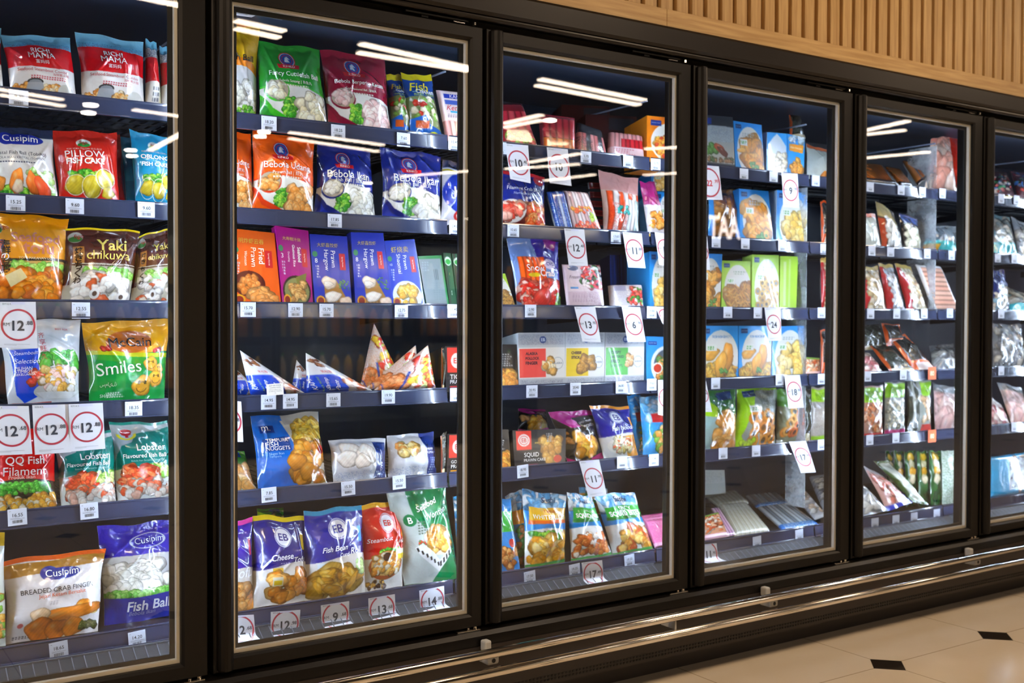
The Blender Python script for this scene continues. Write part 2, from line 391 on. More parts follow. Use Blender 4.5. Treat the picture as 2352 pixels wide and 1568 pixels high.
def paint(ops, nu, nv, asp, seed):
    """asp = height / width. returns colours (nv, nu, 3) in sRGB"""
    V, U = np.mgrid[0:nv*2, 0:nu*2].astype(float); U = np.clip((U-.5)/(2*(nu-1)), 0, 1); V = np.clip((V-.5)/(2*(nv-1)), 0, 1)
    img = np.ones((nv*2, nu*2, 3))*.9
    rnd = random.Random(seed)
    for o in ops:
        k = o[0]
        if k == 'f': img[:] = srgb(o[1])
        elif k == 'r':
            m = (U >= o[1]) & (U <= o[3]) & (V >= o[2]) & (V <= o[4]); img[m] = srgb(o[5])
        elif k == 'e':
            m = ((U-o[1])/o[3])**2+((V-o[2])/o[4])**2 < 1; img[m] = srgb(o[5])
        elif k == 'o':   # ring: cu cv ru rv width colour
            d = ((U-o[1])/o[3])**2+((V-o[2])/o[4])**2; m = (d < 1) & (d > (1-o[5])**2); img[m] = srgb(o[6])
        elif k == 'w':   # fill below a wave: v0 amp phase freq colour
            m = V > o[1]+o[2]*np.sin(o[3]+U*o[4]); img[m] = srgb(o[5])
        elif k == 'a':   # fill above a wave
            m = V < o[1]+o[2]*np.sin(o[3]+U*o[4]); img[m] = srgb(o[5])
        elif k == 'p':
            pts = o[1]; m = np.zeros(U.shape, bool); n = len(pts)
            for i in range(n):
                (x1, y1), (x2, y2) = pts[i], pts[(i+1) % n]
                if y1 == y2: continue
                c = ((y1 > V) != (y2 > V)) & (U < (x2-x1)*(V-y1)/(y2-y1)+x1); m ^= c
            img[m] = srgb(o[2])
        elif k == 'b':   # blobs: u0 v0 u1 v1 n r el colours
            u0, v0, u1, v1, n, r, el, cols = o[1:9]
            if n > 3: n = int(n*2.0); r = r*.74
            pts = sorted([(rnd.uniform(v0, v1), rnd.uniform(u0, u1)) for _ in range(n)])
            if n > 8:
                for cv, cu in pts[::2]:
                    blob(img, U, V, asp, cu+rnd.uniform(-.3, .3)*r, cv, r*1.35, .9, 0, tuple(srgb(rnd.choice(cols))*.74))
            for cv, cu in pts:
                blob(img, U, V, asp, cu, cv, r*rnd.uniform(.8, 1.15), el, rnd.uniform(-1.2, 1.2) if el != 1 else 0, rnd.choice(cols))
        elif k == 'B': blob(img, U, V, asp, o[1], o[2], o[3], o[4], o[5], o[6])
        elif k == 'n':   # rings of batter
            u0, v0, u1, v1, n, r, cols = o[1:8]
            for _ in range(n):
                cu, cv = rnd.uniform(u0, u1), rnd.uniform(v0, v1); d = ((U-cu)**2+((V-cv)*asp)**2)/r**2
                m = (d < 1) & (d > .22); img[m] = srgb(rnd.choice(cols))*(1.05-.5*np.abs(d[m][:, None]-.55)); m = d <= .22; img[m] *= .55
        elif k == 's':   # stripes: u0 v0 u1 v1 n colours vertical?
            u0, v0, u1, v1, n, cols, vert = o[1:8]
            t = ((U-u0)/(u1-u0) if vert else (V-v0)/(v1-v0)); m = (U >= u0) & (U <= u1) & (V >= v0) & (V <= v1)
            idx = np.clip((t*n).astype(int), 0, n-1); C = np.array([srgb(c) for c in cols])
            fr = (t*n) % 1; img[m] = (C[idx % len(cols)]*(1.06-.5*(np.abs(fr-.5)*2)[..., None]**3))[m]
        elif k == 'l':   # small unreadable print: u0 v0 u1 v1 rows colour
            u0, v0, u1, v1, n, c = o[1:7]
            for i in range(n):
                vv = v0+(v1-v0)*(i+.5)/n; h = (v1-v0)/n*.32; ue = u0+(u1-u0)*rnd.uniform(.7, 1)
                m = (np.abs(V-vv) < h) & (U > u0) & (U < ue) & (np.sin(U*nu*1.3+i*7) > -.55); img[m] = srgb(c)
        elif k == 'g':   # gradient between two colours along v
            v0, v1, c0, c1 = o[1:5]; m = (V >= v0) & (V <= v1); t = ((V-v0)/(v1-v0))[..., None]; img[m] = ((1-t)*srgb(c0)+t*srgb(c1))[m]
        elif k == 'x':   # speckle inside a rectangle
            u0, v0, u1, v1, p, c = o[1:7]; R = np.random.RandomState(seed).rand(*U.shape); m = (U > u0) & (U < u1) & (V > v0) & (V < v1) & (R < p); img[m] = srgb(c)
    img = img.reshape(nv, 2, nu, 2, 3).mean((1, 3)); mn = img.mean(-1, keepdims=True); img = np.clip((mn+(img-mn)*1.13)*.93, 0, 1); V, U = np.mgrid[0:nv, 0:nu].astype(float)
    return img, U/(nu-1), V/(nv-1)
_TX = {}
def text_mesh(s, bold=0.0, shear=0.0):
    if any(ch in s for ch in 'MWmw'): bold = 0.0
    key = (s, bold, shear)
    if key in _TX: return _TX[key]
    cu = bpy.data.curves.new('t', 'FONT'); cu.body = s; cu.size = 1; cu.align_x = 'CENTER'; cu.align_y = 'CENTER'; cu.resolution_u = 3
    cu.offset = bold; cu.shear = shear
    ob = bpy.data.objects.new('t', cu); COL.objects.link(ob)
    bpy.context.view_layer.update()
    me = ob.to_mesh()
    bm = bmesh.new(); bm.from_mesh(me); bmesh.ops.triangulate(bm, faces=bm.faces)
    ob.to_mesh_clear()
    if bm.verts:
        xs = [v.co.x for v in bm.verts]; lo, hi = min(xs), max(xs); y0 = min(v.co.y for v in bm.verts); y1 = max(v.co.y for v in bm.verts)
        step = .35; a = lo+step
        while a < hi:
            g = bm.verts[:]+bm.edges[:]+bm.faces[:]; bmesh.ops.bisect_plane(bm, geom=g, plane_co=(a, 0, 0), plane_no=(1, 0, 0)); a += step
        g = bm.verts[:]+bm.edges[:]+bm.faces[:]; bmesh.ops.bisect_plane(bm, geom=g, plane_co=(0, (y0+y1)/2, 0), plane_no=(0, 1, 0))
        bmesh.ops.triangulate(bm, faces=bm.faces)
    P = np.array([v.co[:2] for v in bm.verts]).reshape(-1, 2); bm.verts.index_update()
    T = [[v.index for v in f.verts] for f in bm.faces]
    bm.free(); bpy.data.objects.remove(ob); bpy.data.curves.remove(cu)
    if len(P):
        c = (P.min(0)+P.max(0))/2; P = P-c
    _TX[key] = (P, T); return _TX[key]

class Geo:
    def __init__(s): s.v = []; s.f = []; s.c = []; s.n = 0; s.sm = []
    def add(s, V, F, C, smooth=True):
        V = np.asarray(V, float).reshape(-1, 3); C = np.asarray(C, float).reshape(-1, 3)
        if len(C) == 1: C = np.repeat(C, len(V), 0)
        s.v.append(V); s.c.append(C); s.f += [[i+s.n for i in f] for f in F] if not isinstance(F, np.ndarray) else (F+s.n).tolist()
        s.sm += [smooth]*len(F); s.n += len(V)
    def grid(s, P, C, flip=False, smooth=True):
        nv, nu = P.shape[:2]; i = np.arange(nv*nu).reshape(nv, nu)
        F = np.stack([i[:-1, :-1], i[1:, :-1], i[1:, 1:], i[:-1, 1:]], -1).reshape(-1, 4)
        if flip: F = F[:, ::-1]
        if np.ndim(C) == 1: C = np.repeat(np.asarray(C)[None], nv*nu, 0)
        s.add(P.reshape(-1, 3), F, np.asarray(C).reshape(-1, 3), smooth)
    def mesh(s, name, m, origin):
        V = np.concatenate(s.v)-np.array(origin); C = np.concatenate(s.c)
        C = np.where(C <= .04045, C/12.92, ((C+.055)/1.055)**2.4)
        me = bpy.data.meshes.new(name); me.from_pydata(V.tolist(), [], s.f)
        ca = me.color_attributes.new('Col', 'FLOAT_COLOR', 'POINT')
        ca.data.foreach_set('color', np.concatenate([C, np.ones((len(C), 1))], 1).astype(np.float32).ravel())
        me.polygons.foreach_set('use_smooth', np.array(s.sm, bool)); me.materials.append(m); me.update()
        return me
def vec(*a): return np.array(a, float)
def unit(a): return a/np.linalg.norm(a)

class Surf:
    """a printed face: four corners in the place, puffed, crimped or flat"""
    def __init__(s, TL, TR, BR, BL, kind, t=0.0, seed=0, curl=0.0, pinch=.03, wr=1.0):
        s.q = (TL, TR, BR, BL); s.kind = kind; s.t = t; s.curl = curl; s.wr = wr
        s.n = unit(np.cross(BL-TL, TR-TL));
        if s.n[1] > 0: s.n = -s.n
        s.w = (np.linalg.norm(TR-TL)+np.linalg.norm(BR-BL))/2; s.h = (np.linalg.norm(BL-TL)+np.linalg.norm(BR-TR))/2
        R = np.random.RandomState(seed); s.ph = R.rand(24)*6.28; s.pinch = pinch*R.uniform(.6, 1.3); s.pk = R.uniform(-1, 1, 6)
    def at(s, u, v, side=1, eps=0.0):
        u = np.asarray(u, float); v = np.asarray(v, float); TL, TR, BR, BL = s.q
        uu, vv = u, v
        if s.kind == 'bag':
            pin = s.pinch*np.sin(np.pi*np.clip(v, 0, 1))**1.0*(1+.25*np.sin(7*v+s.ph[0]))
            wob = .006*np.sin(9*v+s.ph[1])
            uu = .5+(u-.5)*(1-pin*2*.6)+wob
            vv = v+(.012*np.sin(5*u+s.ph[2])+.010*np.sin(11*u+s.ph[3]))*(np.clip(1-v*2.2, 0, 1)+.35*np.clip(v*2.2-1.2, 0, 1))
        a = uu[..., None]; b = vv[..., None]
        P = (1-a)*(1-b)*TL+a*(1-b)*TR+a*b*BR+(1-a)*b*BL
        if s.kind == 'bag':
            e = np.clip(1-np.abs(2*u-1)**2.6, 0, 1)**.75
            sv = lambda x, a, b: np.clip((x-a)/(b-a), 0, 1)**2*(3-2*np.clip((x-a)/(b-a), 0, 1))
            g = sv(v, .045, .42)*.8+.2*sv(v, .05, .15); g = g*(1-sv(v, .66, 1.0)*.86)
            d = s.t/2*e*g
            x, y = u*s.w, v*s.h
            w = 0
            for i, (fx, fy) in enumerate(((60, 25), (22, 75), (95, 50), (-70, 60), (30, -28), (130, -90))):
                w = w+np.sin(fx*x+fy*y+s.ph[4+i]+1.3*np.sin(33*y+s.ph[10+i]))*(1 if i < 5 else .5)
            # pleats that fan out from the seals
            pl = np.sin(150*x+s.ph[17]+2*np.sin(30*x+s.ph[18]))*np.exp(-((v-.07)/.07)**2)*(v > .035)+np.sin(140*x+s.ph[19])*np.exp(-((v-.96)/.06)**2)
            fold = 0
            for i in range(3):
                ang = .5+2.2*abs(s.pk[i]); k = np.sin(ang)*(x-s.w*(.5+.4*s.pk[i+3]))+np.cos(ang)*(y-s.h*(.35+.25*s.pk[(i+1) % 3+3]))
                fold = fold+np.exp(-(k/.0045)**2)*np.exp(-(((u-.5-.4*s.pk[i+3])**2+(v-.4)**2)/.09))
            amp = np.minimum(1, 12*np.minimum(np.minimum(u, 1-u), np.minimum(v, 1-v)+.02))
            if side > 0: d = d+s.wr*(.0010*w*amp*e+.0013*pl+.0038*fold*amp)
            d = np.maximum(d, .0005)
        elif s.kind == 'soft':   # shrink wrapped block: flat with rounded rims
            e = np.clip(1-np.abs(2*u-1)**10, 0, 1)**.5*np.clip(1-np.abs(2*v-1)**12, 0, 1)**.5; d = s.t/2*e
        else: d = np.full(u.shape, s.t/2)
        off = s.n*(side*d+side*eps)[..., None] if np.ndim(d) else s.n*side*(d+eps)
        P = P+off
        if s.curl:
            c = np.clip((v-.62)/.38, 0, 1)**2*s.curl; P = P+vec(0, -1, .35)*c[..., None]
        if s.kind == 'sheet': P = P+s.n*(.0012*np.sin(5*u+s.ph[0])*v*side*0+.0012*np.sin(4*v+s.ph[1])*v)[..., None]
        return P

def put_text(g, S, o, asp, side=1):
    """('t', text, cu, cv, size, colour, dict(w=max width, rot=degrees, b=bold, sh=shear)); size is the letter size in widths of the face"""
    _, s, cu, cv, size, c = o[:6]; k = o[6] if len(o) > 6 else {}
    P, T = text_mesh(s, k.get('b', 0.0), k.get('sh', 0.0))
    if not len(P): return
    w, h = P[:, 0].max()-P[:, 0].min(), P[:, 1].max()-P[:, 1].min()
    sx = sy = size
    if S.__dict__.get('kind') == 'bag' and 'w' in k and not k.get('rot'):
        k = dict(k); k['w'] = min(k['w'], .76); hw = k['w']/2; cu = min(max(cu, .11+hw), .89-hw)
    if 'w' in k: sx = k['w']/max(w, 1e-6); sy = sx if 'h' not in k else k['h']/max(h, 1e-6)
    X, Y = P[:, 0]*sx, P[:, 1]*sy
    if 'arc' in k: Y = Y-k['arc']*(X/(w*sx/2+1e-6))**2
    r = math.radians(k.get('rot', 0)); x = X*math.cos(r)-Y*math.sin(r); y = X*math.sin(r)+Y*math.cos(r)
    u = cu+x; v = cv-y/asp
    Q = S.at(np.clip(u, .002, .998), np.clip(v, .002, .998), side, k.get('eps', .0012 if S.__dict__.get('kind') in ('bag', None) else .0006))
    g.add(Q, T, srgb(c), False)
ARTS = {}
def build_face(g, S, ops, px_w, seed, dense=1.0):
    asp = S.h/max(S.w, 1e-6)
    nu = int(min(150, max(10, px_w*.78*dense))); nv = int(min(190, max(10, nu*asp)))
    img, U, V = paint(ops, nu, nv, asp, seed)
    if S.kind in ('bag', 'soft'):
        # cluster samples towards the rim a little
        pass
    g.grid(S.at(U, V), img, flip=False)
    for o in ops:
        if o[0] == 't': put_text(g, S, o, asp)
    return asp

USED = {}
def item(row, quad, kind, t, art, label, cat, name, y=None, lean=.03, group=None, side='eeeeee', mtl=None, curl=0, seed=None, wr=1.0, snap=True, pinch=.03, topcol=None):
    """one packet: quad = pixel corners TL, TR, BR, BL of its face; y = depth of its foot; lean = how far back its head goes"""
    y0 = (ROWY[row]+.018 if y is None else y)
    off = t/2 if kind in ('bag', 'soft', 'tri') else 0
    yb, yt = y0+off, y0+off+lean
    (a, b), (c, d), (e, f), (h, i) = quad
    TL, TR, BR, BL = at(a, b, yt), at(c, d, yt), at(e, f, yb), at(h, i, yb)
    zs = ROWZ[row]-.0135
    if snap:
        for _ in range(1):
            kb = (TL[2]-zs)/max(TL[2]-BL[2], .02); kr = (TR[2]-zs)/max(TR[2]-BR[2], .02)
            if kind == 'box' or kind == 'soft': kb = min(max(kb, .8), 1.35); kr = min(max(kr, .8), 1.35)
            else:  kb = min(max(kb, .85), 1.3); kr = min(max(kr, .85), 1.3)
            BL = TL+(BL-TL)*kb; BR = TR+(BR-TR)*kr
    if seed is None: seed = (int(a*7+b*13) % 9973)
    ops = ARTS[art]() if callable(ARTS.get(art)) else ARTS[art]
    px_w = max(abs(c-a), abs(e-h)); g = Geo()
    mn = np.minimum(np.minimum(TL, TR), np.minimum(BR, BL)); mx = np.maximum(np.maximum(TL, TR), np.maximum(BR, BL)); org = ((mn+mx)/2); org[2] = mn[2]
    S = Surf(TL, TR, BR, BL, 'bag' if kind == 'bag' else ('soft' if kind == 'soft' else 'flat'), t=t if kind in ('bag', 'soft') else 0, seed=seed, wr=wr, pinch=pinch)
    build_face(g, S, ops, px_w, seed)
    sc = srgb(side)
    if kind in ('bag', 'soft'):
        n = 14; V, U = np.mgrid[0:n, 0:n]/(n-1.0); g.grid(S.at(U, V, -1), sc, flip=True)
        m = FILM
    else:
        D = -S.n*t; q = [TL, TR, BR, BL]; q2 = [p+D for p in q]
        tc = srgb(topcol or side)
        for k in range(4):
            A, B, A2, B2 = q[k], q[(k+1) % 4], q2[k], q2[(k+1) % 4]
            P = np.array([[A, B], [A2, B2]]); g.grid(P, tc if k == 0 else sc*(1 if k != 2 else .9), flip=False, smooth=False)
        g.grid(np.array([[q2[0], q2[1]], [q2[3], q2[2]]]), sc, flip=True, smooth=False)
        m = CARD
    me = g.mesh(name, mtl or m, org)
    o = link(name, me); o.location = org
    tag(o, label, cat, group)
    return o
def tri_pack(row, pts, t, art, label, cat, name, y, lean=.02):
    """triangular film pack: three pixel corners; printed on barycentric coordinates"""
    A, B, C = [at(px, py, y+lean*(1 if i == 0 else 0)) for i, (px, py) in enumerate(pts)]
    nrm = unit(np.cross(B-A, C-A)); nrm = nrm if nrm[1] < 0 else -nrm
    ops = ARTS[art]; n = 60; V, U = np.mgrid[0:n, 0:n]/(n-1.0)
    # u runs across the base B-C, v from the tip A down
    asp = np.linalg.norm((B+C)/2-A)/np.linalg.norm(C-B)
    img, _, _ = paint(ops, n, n, asp, int(pts[0][0]))
    class T: pass
    S = T()
    def f(u, v, side=1, eps=0.0):
        uu = np.clip((np.asarray(u)-.5)/np.maximum(np.asarray(v), .02)+.5, 0, 1)
        a = uu[..., None]; b = np.asarray(v)[..., None]; P = A*(1-b)+(B*(1-a)+C*a)*b
        d = t/2*np.clip(1-np.abs(2*uu-1)**2.4, 0, 1)**.7*np.clip(np.asarray(v)*1.6, 0, 1)*(1-np.clip((np.asarray(v)-.86)/.14, 0, 1)**2)
        return P+nrm*(side*(d+eps))[..., None]
    S.at = f; S.h = 1; S.w = 1
    # grid columns follow the narrowing sides
    Ug = .5+(U-.5)*np.maximum(V, .02)
    iu = np.clip((Ug*(n-1)).round().astype(int), 0, n-1); iv = (V*(n-1)).round().astype(int)
    col = img[iv, iu]; g = Geo(); g.grid(f(Ug, V), col); g.grid(f(Ug, V, -1), srgb('dfe3ea'), flip=True)
    for o in ops:
        if o[0] == 't': put_text(g, S, o, asp)
    org = (A+B+C)/3; org[2] = min(A[2], B[2], C[2]); me = g.mesh(name, FILM, org); o = link(name, me); o.location = org
    return tag(o, label, cat)

# ---------------------------------------------------------------- price labels and promotion tags
def shelf_label(px, py, price, where, row, tilt=0, w=.041, h=.0385, y=None, name='price_label', extra=None, col='cdd4e2'):
    y = (ROWY[row]-.0085) if y is None else y
    c = at(px, py, y); a = math.radians(tilt); ex = vec(math.cos(a), 0, math.sin(a)); ez = vec(-math.sin(a), 0, math.cos(a))
    TL, TR, BR, BL = c-ex*w/2+ez*h/2, c+ex*w/2+ez*h/2, c+ex*w/2-ez*h/2, c-ex*w/2-ez*h/2
    S = Surf(TL, TR, BR, BL, 'flat', 0); g = Geo(); k = srgb(col)
    P = np.array([[TL, TR], [BL, BR]]); g.grid(P, k, smooth=False); off = vec(0, .0006, 0); g.grid(P+off, k, flip=True, smooth=False)
    for A, B in ((TL, TR), (TR, BR), (BR, BL), (BL, TL)): g.grid(np.array([[A, B], [A+off, B+off]]), k, smooth=False)
    if extra:
        for o in extra: put_text(g, S, o, h/w)
    else:
        if price: put_text(g, S, ('t', price, .52, .38, .27, '2a2d36', {'b': .008, 'eps': .0004}), h/w)
        def rect(u0, v0, u1, v1, c):
            g.grid(S.at(np.array([[u0, u1], [u0, u1]]), np.array([[v0, v0], [v1, v1]]), 1, .0003), srgb(c), smooth=False)
        rect(.12, .60, .88, .615, '555a66'); rect(.12, .545, .6, .56, '8a8f9b'); rect(.08, .12, .17, .14, '555a66')
        rnd = random.Random(int(px)); u = .24
        while u < .74:
            wd = rnd.choice((.012, .02, .03)); rect(u, .68, u+wd, .86, '3a3d46'); u += wd+rnd.choice((.012, .02))
    org = c.copy(); me = g.mesh(name, PAPER, org); o = link(name, me); o.location = org
    return tag(o, f'white label {price+" " if price else ""}{where}', 'price label')
def promo_tag(quad, big, cents, where, y=.185, curl=0.0, was=None, name='promotion_tag', y_low=None, numcol='33363f', bigs=.40):
    y_low = y if y_low is None else y_low
    (a, b), (c, d), (e, f), (h, i) = quad
    TL, TR, BR, BL = at(a, b, y), at(c, d, y), at(e, f, y_low), at(h, i, y_low)
    S = Surf(TL, TR, BR, BL, 'sheet', 0, seed=abs(int(a))+3, curl=curl); g = Geo(); asp = S.h/S.w
    n = 16; V, U = np.mgrid[0:n, 0:n]/(n-1.0); k = srgb('d3d5dc')
    P = S.at(U, V); g.grid(P, k); g.grid(P+vec(0, .0006, 0), k, flip=True)
    # printed ring
    m = 60; A = np.linspace(0, 2*math.pi, m); r = np.array([.47, .415])[:, None]; yc = .50
    uu = .5+r*np.cos(A); vv = yc+r*np.sin(A)/asp
    g.grid(S.at(np.clip(uu, .005, .995), np.clip(vv, .0, 1), 1, .0004), srgb('ac3442'), smooth=False)
    put_text(g, S, ('t', big, .50, yc+.015, bigs, numcol, {'b': .028, 'eps': .0006}), asp)
    put_text(g, S, ('t', 'RM', .175, yc-.01, .14, numcol, {'eps': .0006, 'b': .01}), asp)
    if cents: put_text(g, S, ('t', '.'+cents, .80, yc-.045, .16, numcol, {'eps': .0006, 'b': .015}), asp)
    put_text(g, S, ('t', was or 'RM16.45', .2, .045, .075, '55555c', {'eps': .0006}), asp)
    for vv0, u1 in ((.915, .80), (.935, .45)):
        g.grid(S.at(np.array([[.12, u1], [.12, u1]]), np.array([[vv0]*2, [vv0+.007]*2]), 1, .0005), srgb('9a9aa2'), smooth=False)
    # small clear clip strip along the head
    g.grid(S.at(np.array([[.3, .7], [.3, .7]]), np.array([[.0, .0], [.06, .06]]), 1, .0007), srgb('c9cbe0'), smooth=False)
    org = (TL+TR+BR+BL)/4; me = g.mesh(name, PAPER, org); o = link(name, me); o.location = org
    return tag(o, f'red ringed price tag reading {big}{"."+cents if cents else ""}, {where}', 'promotion tag')

# ---------------------------------------------------------------- printed designs
W, LG, NV = 'f2f2f0', '5cb82e', '1b2a80'
GREENS = ['3f9a2a', '7cc242', '2f7d24', '98cf4a']
def T(s, u, v, w, c, **k): return ('t', s, u, v, .1, c, dict(w=w, **k))
def emblem(u, v, r, asp, c1='c8202c', c2='1e4fa8', name='KINKO'):
    return [('e', u, v, r*1.12, r*1.12/asp, c1), ('e', u, v, r, r/asp, 'e8eef5'), ('e', u, v, r*.92, r*.92/asp, c2), ('o', u, v, r*.72, r*.72/asp, .12, 'c8202c'), ('p', [(u-r*.4, v+r*.35/asp), (u-r*.25, v-r*.3/asp), (u+r*.05, v-r*.5/asp), (u+r*.42, v-r*.05/asp), (u+r*.1, v-r*.1/asp), (u+r*.3, v+r*.4/asp)], 'dfe9f4'),
            ('p', [(u-r*1.5, v+r*.75/asp), (u+r*1.5, v+r*.75/asp), (u+r*1.35, v+r*1.3/asp), (u-r*1.35, v+r*1.3/asp)], c1), T(name, u, v+r*1.03/asp, r*1.5, W)]
def kinko(c, rim, title, sub, balls, leafc=True, white='e9e6dc'):
    A = 1.14
    return [('f', c), ('w', .60, -.07, .3, 3.0, rim), ('w', .62, -.07, .3, 3.0, white), ('e', .22, .62, .17, .13, rim), ('e', .22, .61, .155, .115, 'b9ab95'),
            ('b', .12, .55, .32, .68, 6, .075, 1, balls), ('b', .32, .70, .5, .88, 26, .045, 1, GREENS), ('b', .55, .66, .93, .92, 16, .095, 1, balls),
            ('p', [(0, .66), (.16, .82), (.6, .97), (1, .99), (1, 1), (0, 1)], rim), ('p', [(0, .72), (.14, .88), (.5, 1), (0, 1)], c)] + emblem(.42, .21, .115, A) + \
           [T(title, .5, .42, .80, W, b=.004), T(sub, .5, .50, .5, 'e8e4d8'), ('l', .25, .535, .75, .565, 1, 'e0dccc')]
ARTS['kinko_green'] = kinko('1f8a2c', '3fae2a', 'Fancy Cuttlefish Ball', 'Bebola Sotong | 墨鱼丸', ['e9e2c6', 'ddd2ac', 'efe9d6'])
ARTS['kinko_maroon'] = kinko('8c1233', '7d1030', 'Bebola Berperisa Ketam', 'Crab Flavoured Ball | 蟹味丸', ['f0ccc6', 'ecc0bc', 'f3d9d2'])
ARTS['kinko_orange'] = kinko('e8621a', 'd8401a', 'Bebola Udang', 'Prawn Ball | 虾丸', ['e6a35c', 'dd9446', 'ecb678'])
ARTS['kinko_blue'] = kinko('20308c', '1c2468', 'Bebola Ikan', 'Fish Ball | 鱼丸', ['ece9dc', 'e2decc', 'f2f0e6'])
ARTS['yellow_ball'] = [('f', 'e9b90f'), ('w', .52, -.10, 0, 3.0, 'ea8a18'), ('w', .60, -.10, 0, 3.0, 'd9d9d6'), ('b', .3, .66, .95, .92, 16, .11, 1, ['eceadf', 'dddccf', 'f4f3ea']), ('b', .5, .86, .98, .92, 12, .04, 1, GREENS), ('r', 0, .945, 1, 1, 'e9b90f'), ('r', 0, 0, 1, .06, 'e07a1a'), T('Fish Ball', .55, .42, .6, '2a2418', b=.01)]
ARTS['rich_mama'] = [('f', '6fb2cf'), ('g', 0, .2, '8cc4da', '5d9dbf'), ('x', .02, .14, .98, .25, .25, '2f5c74'), ('x', .02, .17, .98, .25, .12, 'a33040'), ('w', .22, -.02, .4, 3, 'cc1620'), ('w', .55, .012, .4, 3, 'ece7e2'),
    T('RICH!', .5, .29, .28, W, b=.01), T('MAMA', .5, .38, .40, W, b=.02), T('富妈妈', .5, .475, .2, W), T('Seafood Steamboat Combo', .5, .605, .9, 'b83038', b=.006), T('海鲜煮火锅', .82, .66, .25, 'b83038'), ('l', .3, .69, .95, .745, 2, 'c06068'),
    ('b', .06, .82, .3, .95, 12, .055, 1.2, ['d59a52', 'b87434', 'e3b67c']), ('e', .37, .78, .12, .045, '3a3a3a'), ('e', .37, .785, .095, .03, '8d9298'), ('p', [(.26, .79), (.48, .79), (.52, .95), (.2, .95)], 'a9adb2'), ('b', .5, .82, .74, .95, 11, .055, 1.2, ['e0b070', 'c98844', 'd8c8a8']), ('e', .84, .88, .13, .1, 'c9c5ba')]
ARTS['rich_side'] = [('f', 'e6e0d6'), ('r', 0, 0, 1, .14, '6fb2cf'), ('x', 0, .12, 1, .28, .4, '44506a'), ('r', 0, .28, .85, .62, 'c41822'), ('l', .35, .68, .9, .95, 4, '6a6a70'), ('r', .86, .2, 1, 1, 'd9cfa6')]
ARTS['tobiko'] = [('f', 'dcdad5'), ('r', 0, 0, 1, .13, '2b3550'), ('e', .52, .18, .33, .085, '1e2f9a'), ('e', .33, .17, .12, .1, '1e2f9a'), T('Cusipim', .52, .18, .5, W, b=.01), T('Crystal Fish Ball (Tobiko)', .5, .40, .9, '3a3d4a', b=.002), T('BEBOLA IKAN KRISTAL (TOBIKO)', .5, .465, .7, '44475a'), ('l', .1, .50, .8, .53, 1, '55586a'),
    ('b', .6, .62, .95, .9, 22, .05, 1, ['a8cf78', '8cbf58', 'c5dca0']), ('b', .1, .84, .6, .93, 20, .045, 1, GREENS), ('B', .22, .80, .085, 1.2, 0, 'e89848'), ('B', .45, .76, .09, 1.9, .1, 'e98a3a'), ('B', .47, .82, .07, 1.3, 0, 'efd6bc'), ('B', .66, .78, .08, 2, -.3, 'ea7a34'), ('B', .80, .84, .085, 2.2, -.5, 'e85a34')]
def figo_cake(c, t1, t2, sub):
    return [('f', c), ('e', .45, .19, .12, .06, 'e8ece6'), ('e', .45, .215, .1, .035, '2f8a42'), T('figo', .45, .185, .13, 'b02028'), T(sub, .45, .275, .55, 'e9c8c0'), T(t1, .45, .35, .62, W, b=.03), T(t2, .45, .45, .6, W, b=.03),
            ('b', .2, .58, .8, .72, 30, .06, 1, GREENS), ('B', .26, .76, .16, 1.05, .2, 'c9b83c'), ('o', .26, .76, .165, .13, .06, 'f4f2e0'), ('B', .52, .78, .165, 1.1, -.2, 'cdbb38'), ('o', .52, .78, .17, .145, .06, 'f4f2e0'), ('B', .75, .67, .17, .9, .5, 'd6c444'), ('o', .75, .67, .17, .13, .06, 'f4f2e0'), ('B', .80, .84, .11, .8, 0, 'c8b436')]
ARTS['pillow'] = figo_cake('c52a1e', 'PILLOW', 'FISH CAKE', 'KEK IKAN PILLOW 枕头鱼饼')
ARTS['oblong'] = figo_cake('2397c4', 'OBLONG', 'FISH CAKE', 'KEK IKAN OBLONG')
ARTS['plain_red'] = [('f', 'a52018'), ('w', .6, .02, 0, 5, '8f1a14')]
ARTS['plain_blue'] = [('f', '1f86b4'), ('w', .6, .02, 0, 5, '1a6f98')]
ARTS['sea_tofu'] = [('f', 'e79a12'), ('w', .50, .012, 1, 3, '1f1a14'), ('w', .53, .012, 1, 3, 'c9a45e'), ('r', 0, .30, .16, .66, '9a3a22'), T('海', .08, .35, .12, '1a1410', b=.02), T('鲜', .08, .42, .12, '1a1410', b=.02), T('の', .08, .49, .10, W, b=.01), T('豆', .08, .55, .12, '1a1410', b=.02), T('腐', .08, .62, .12, '1a1410', b=.02), ('e', .06, .17, .1, .075, 'd8d4c0'), ('e', .06, .19, .09, .045, '3f7f38'), T('figo', .06, .16, .12, 'b02028'),
    T('Seafood', .60, .27, .64, 'c87858', b=.02), T('tofu', .60, .385, .42, 'c87858', b=.02), T('TOFU MAKANAN LAUT', .58, .505, .5, 'e8dcc0'), ('b', .18, .56, .95, .66, 26, .06, 1, ['8cc858', 'b0d878', '6fb444']), ('b', .05, .68, .98, .93, 15, .15, .85, ['e08a1c', 'd87a12', 'e8a038', 'c9660e']), ('p', [(.16, .70), (.36, .62), (.46, .72), (.26, .82)], 'ead9a4')]
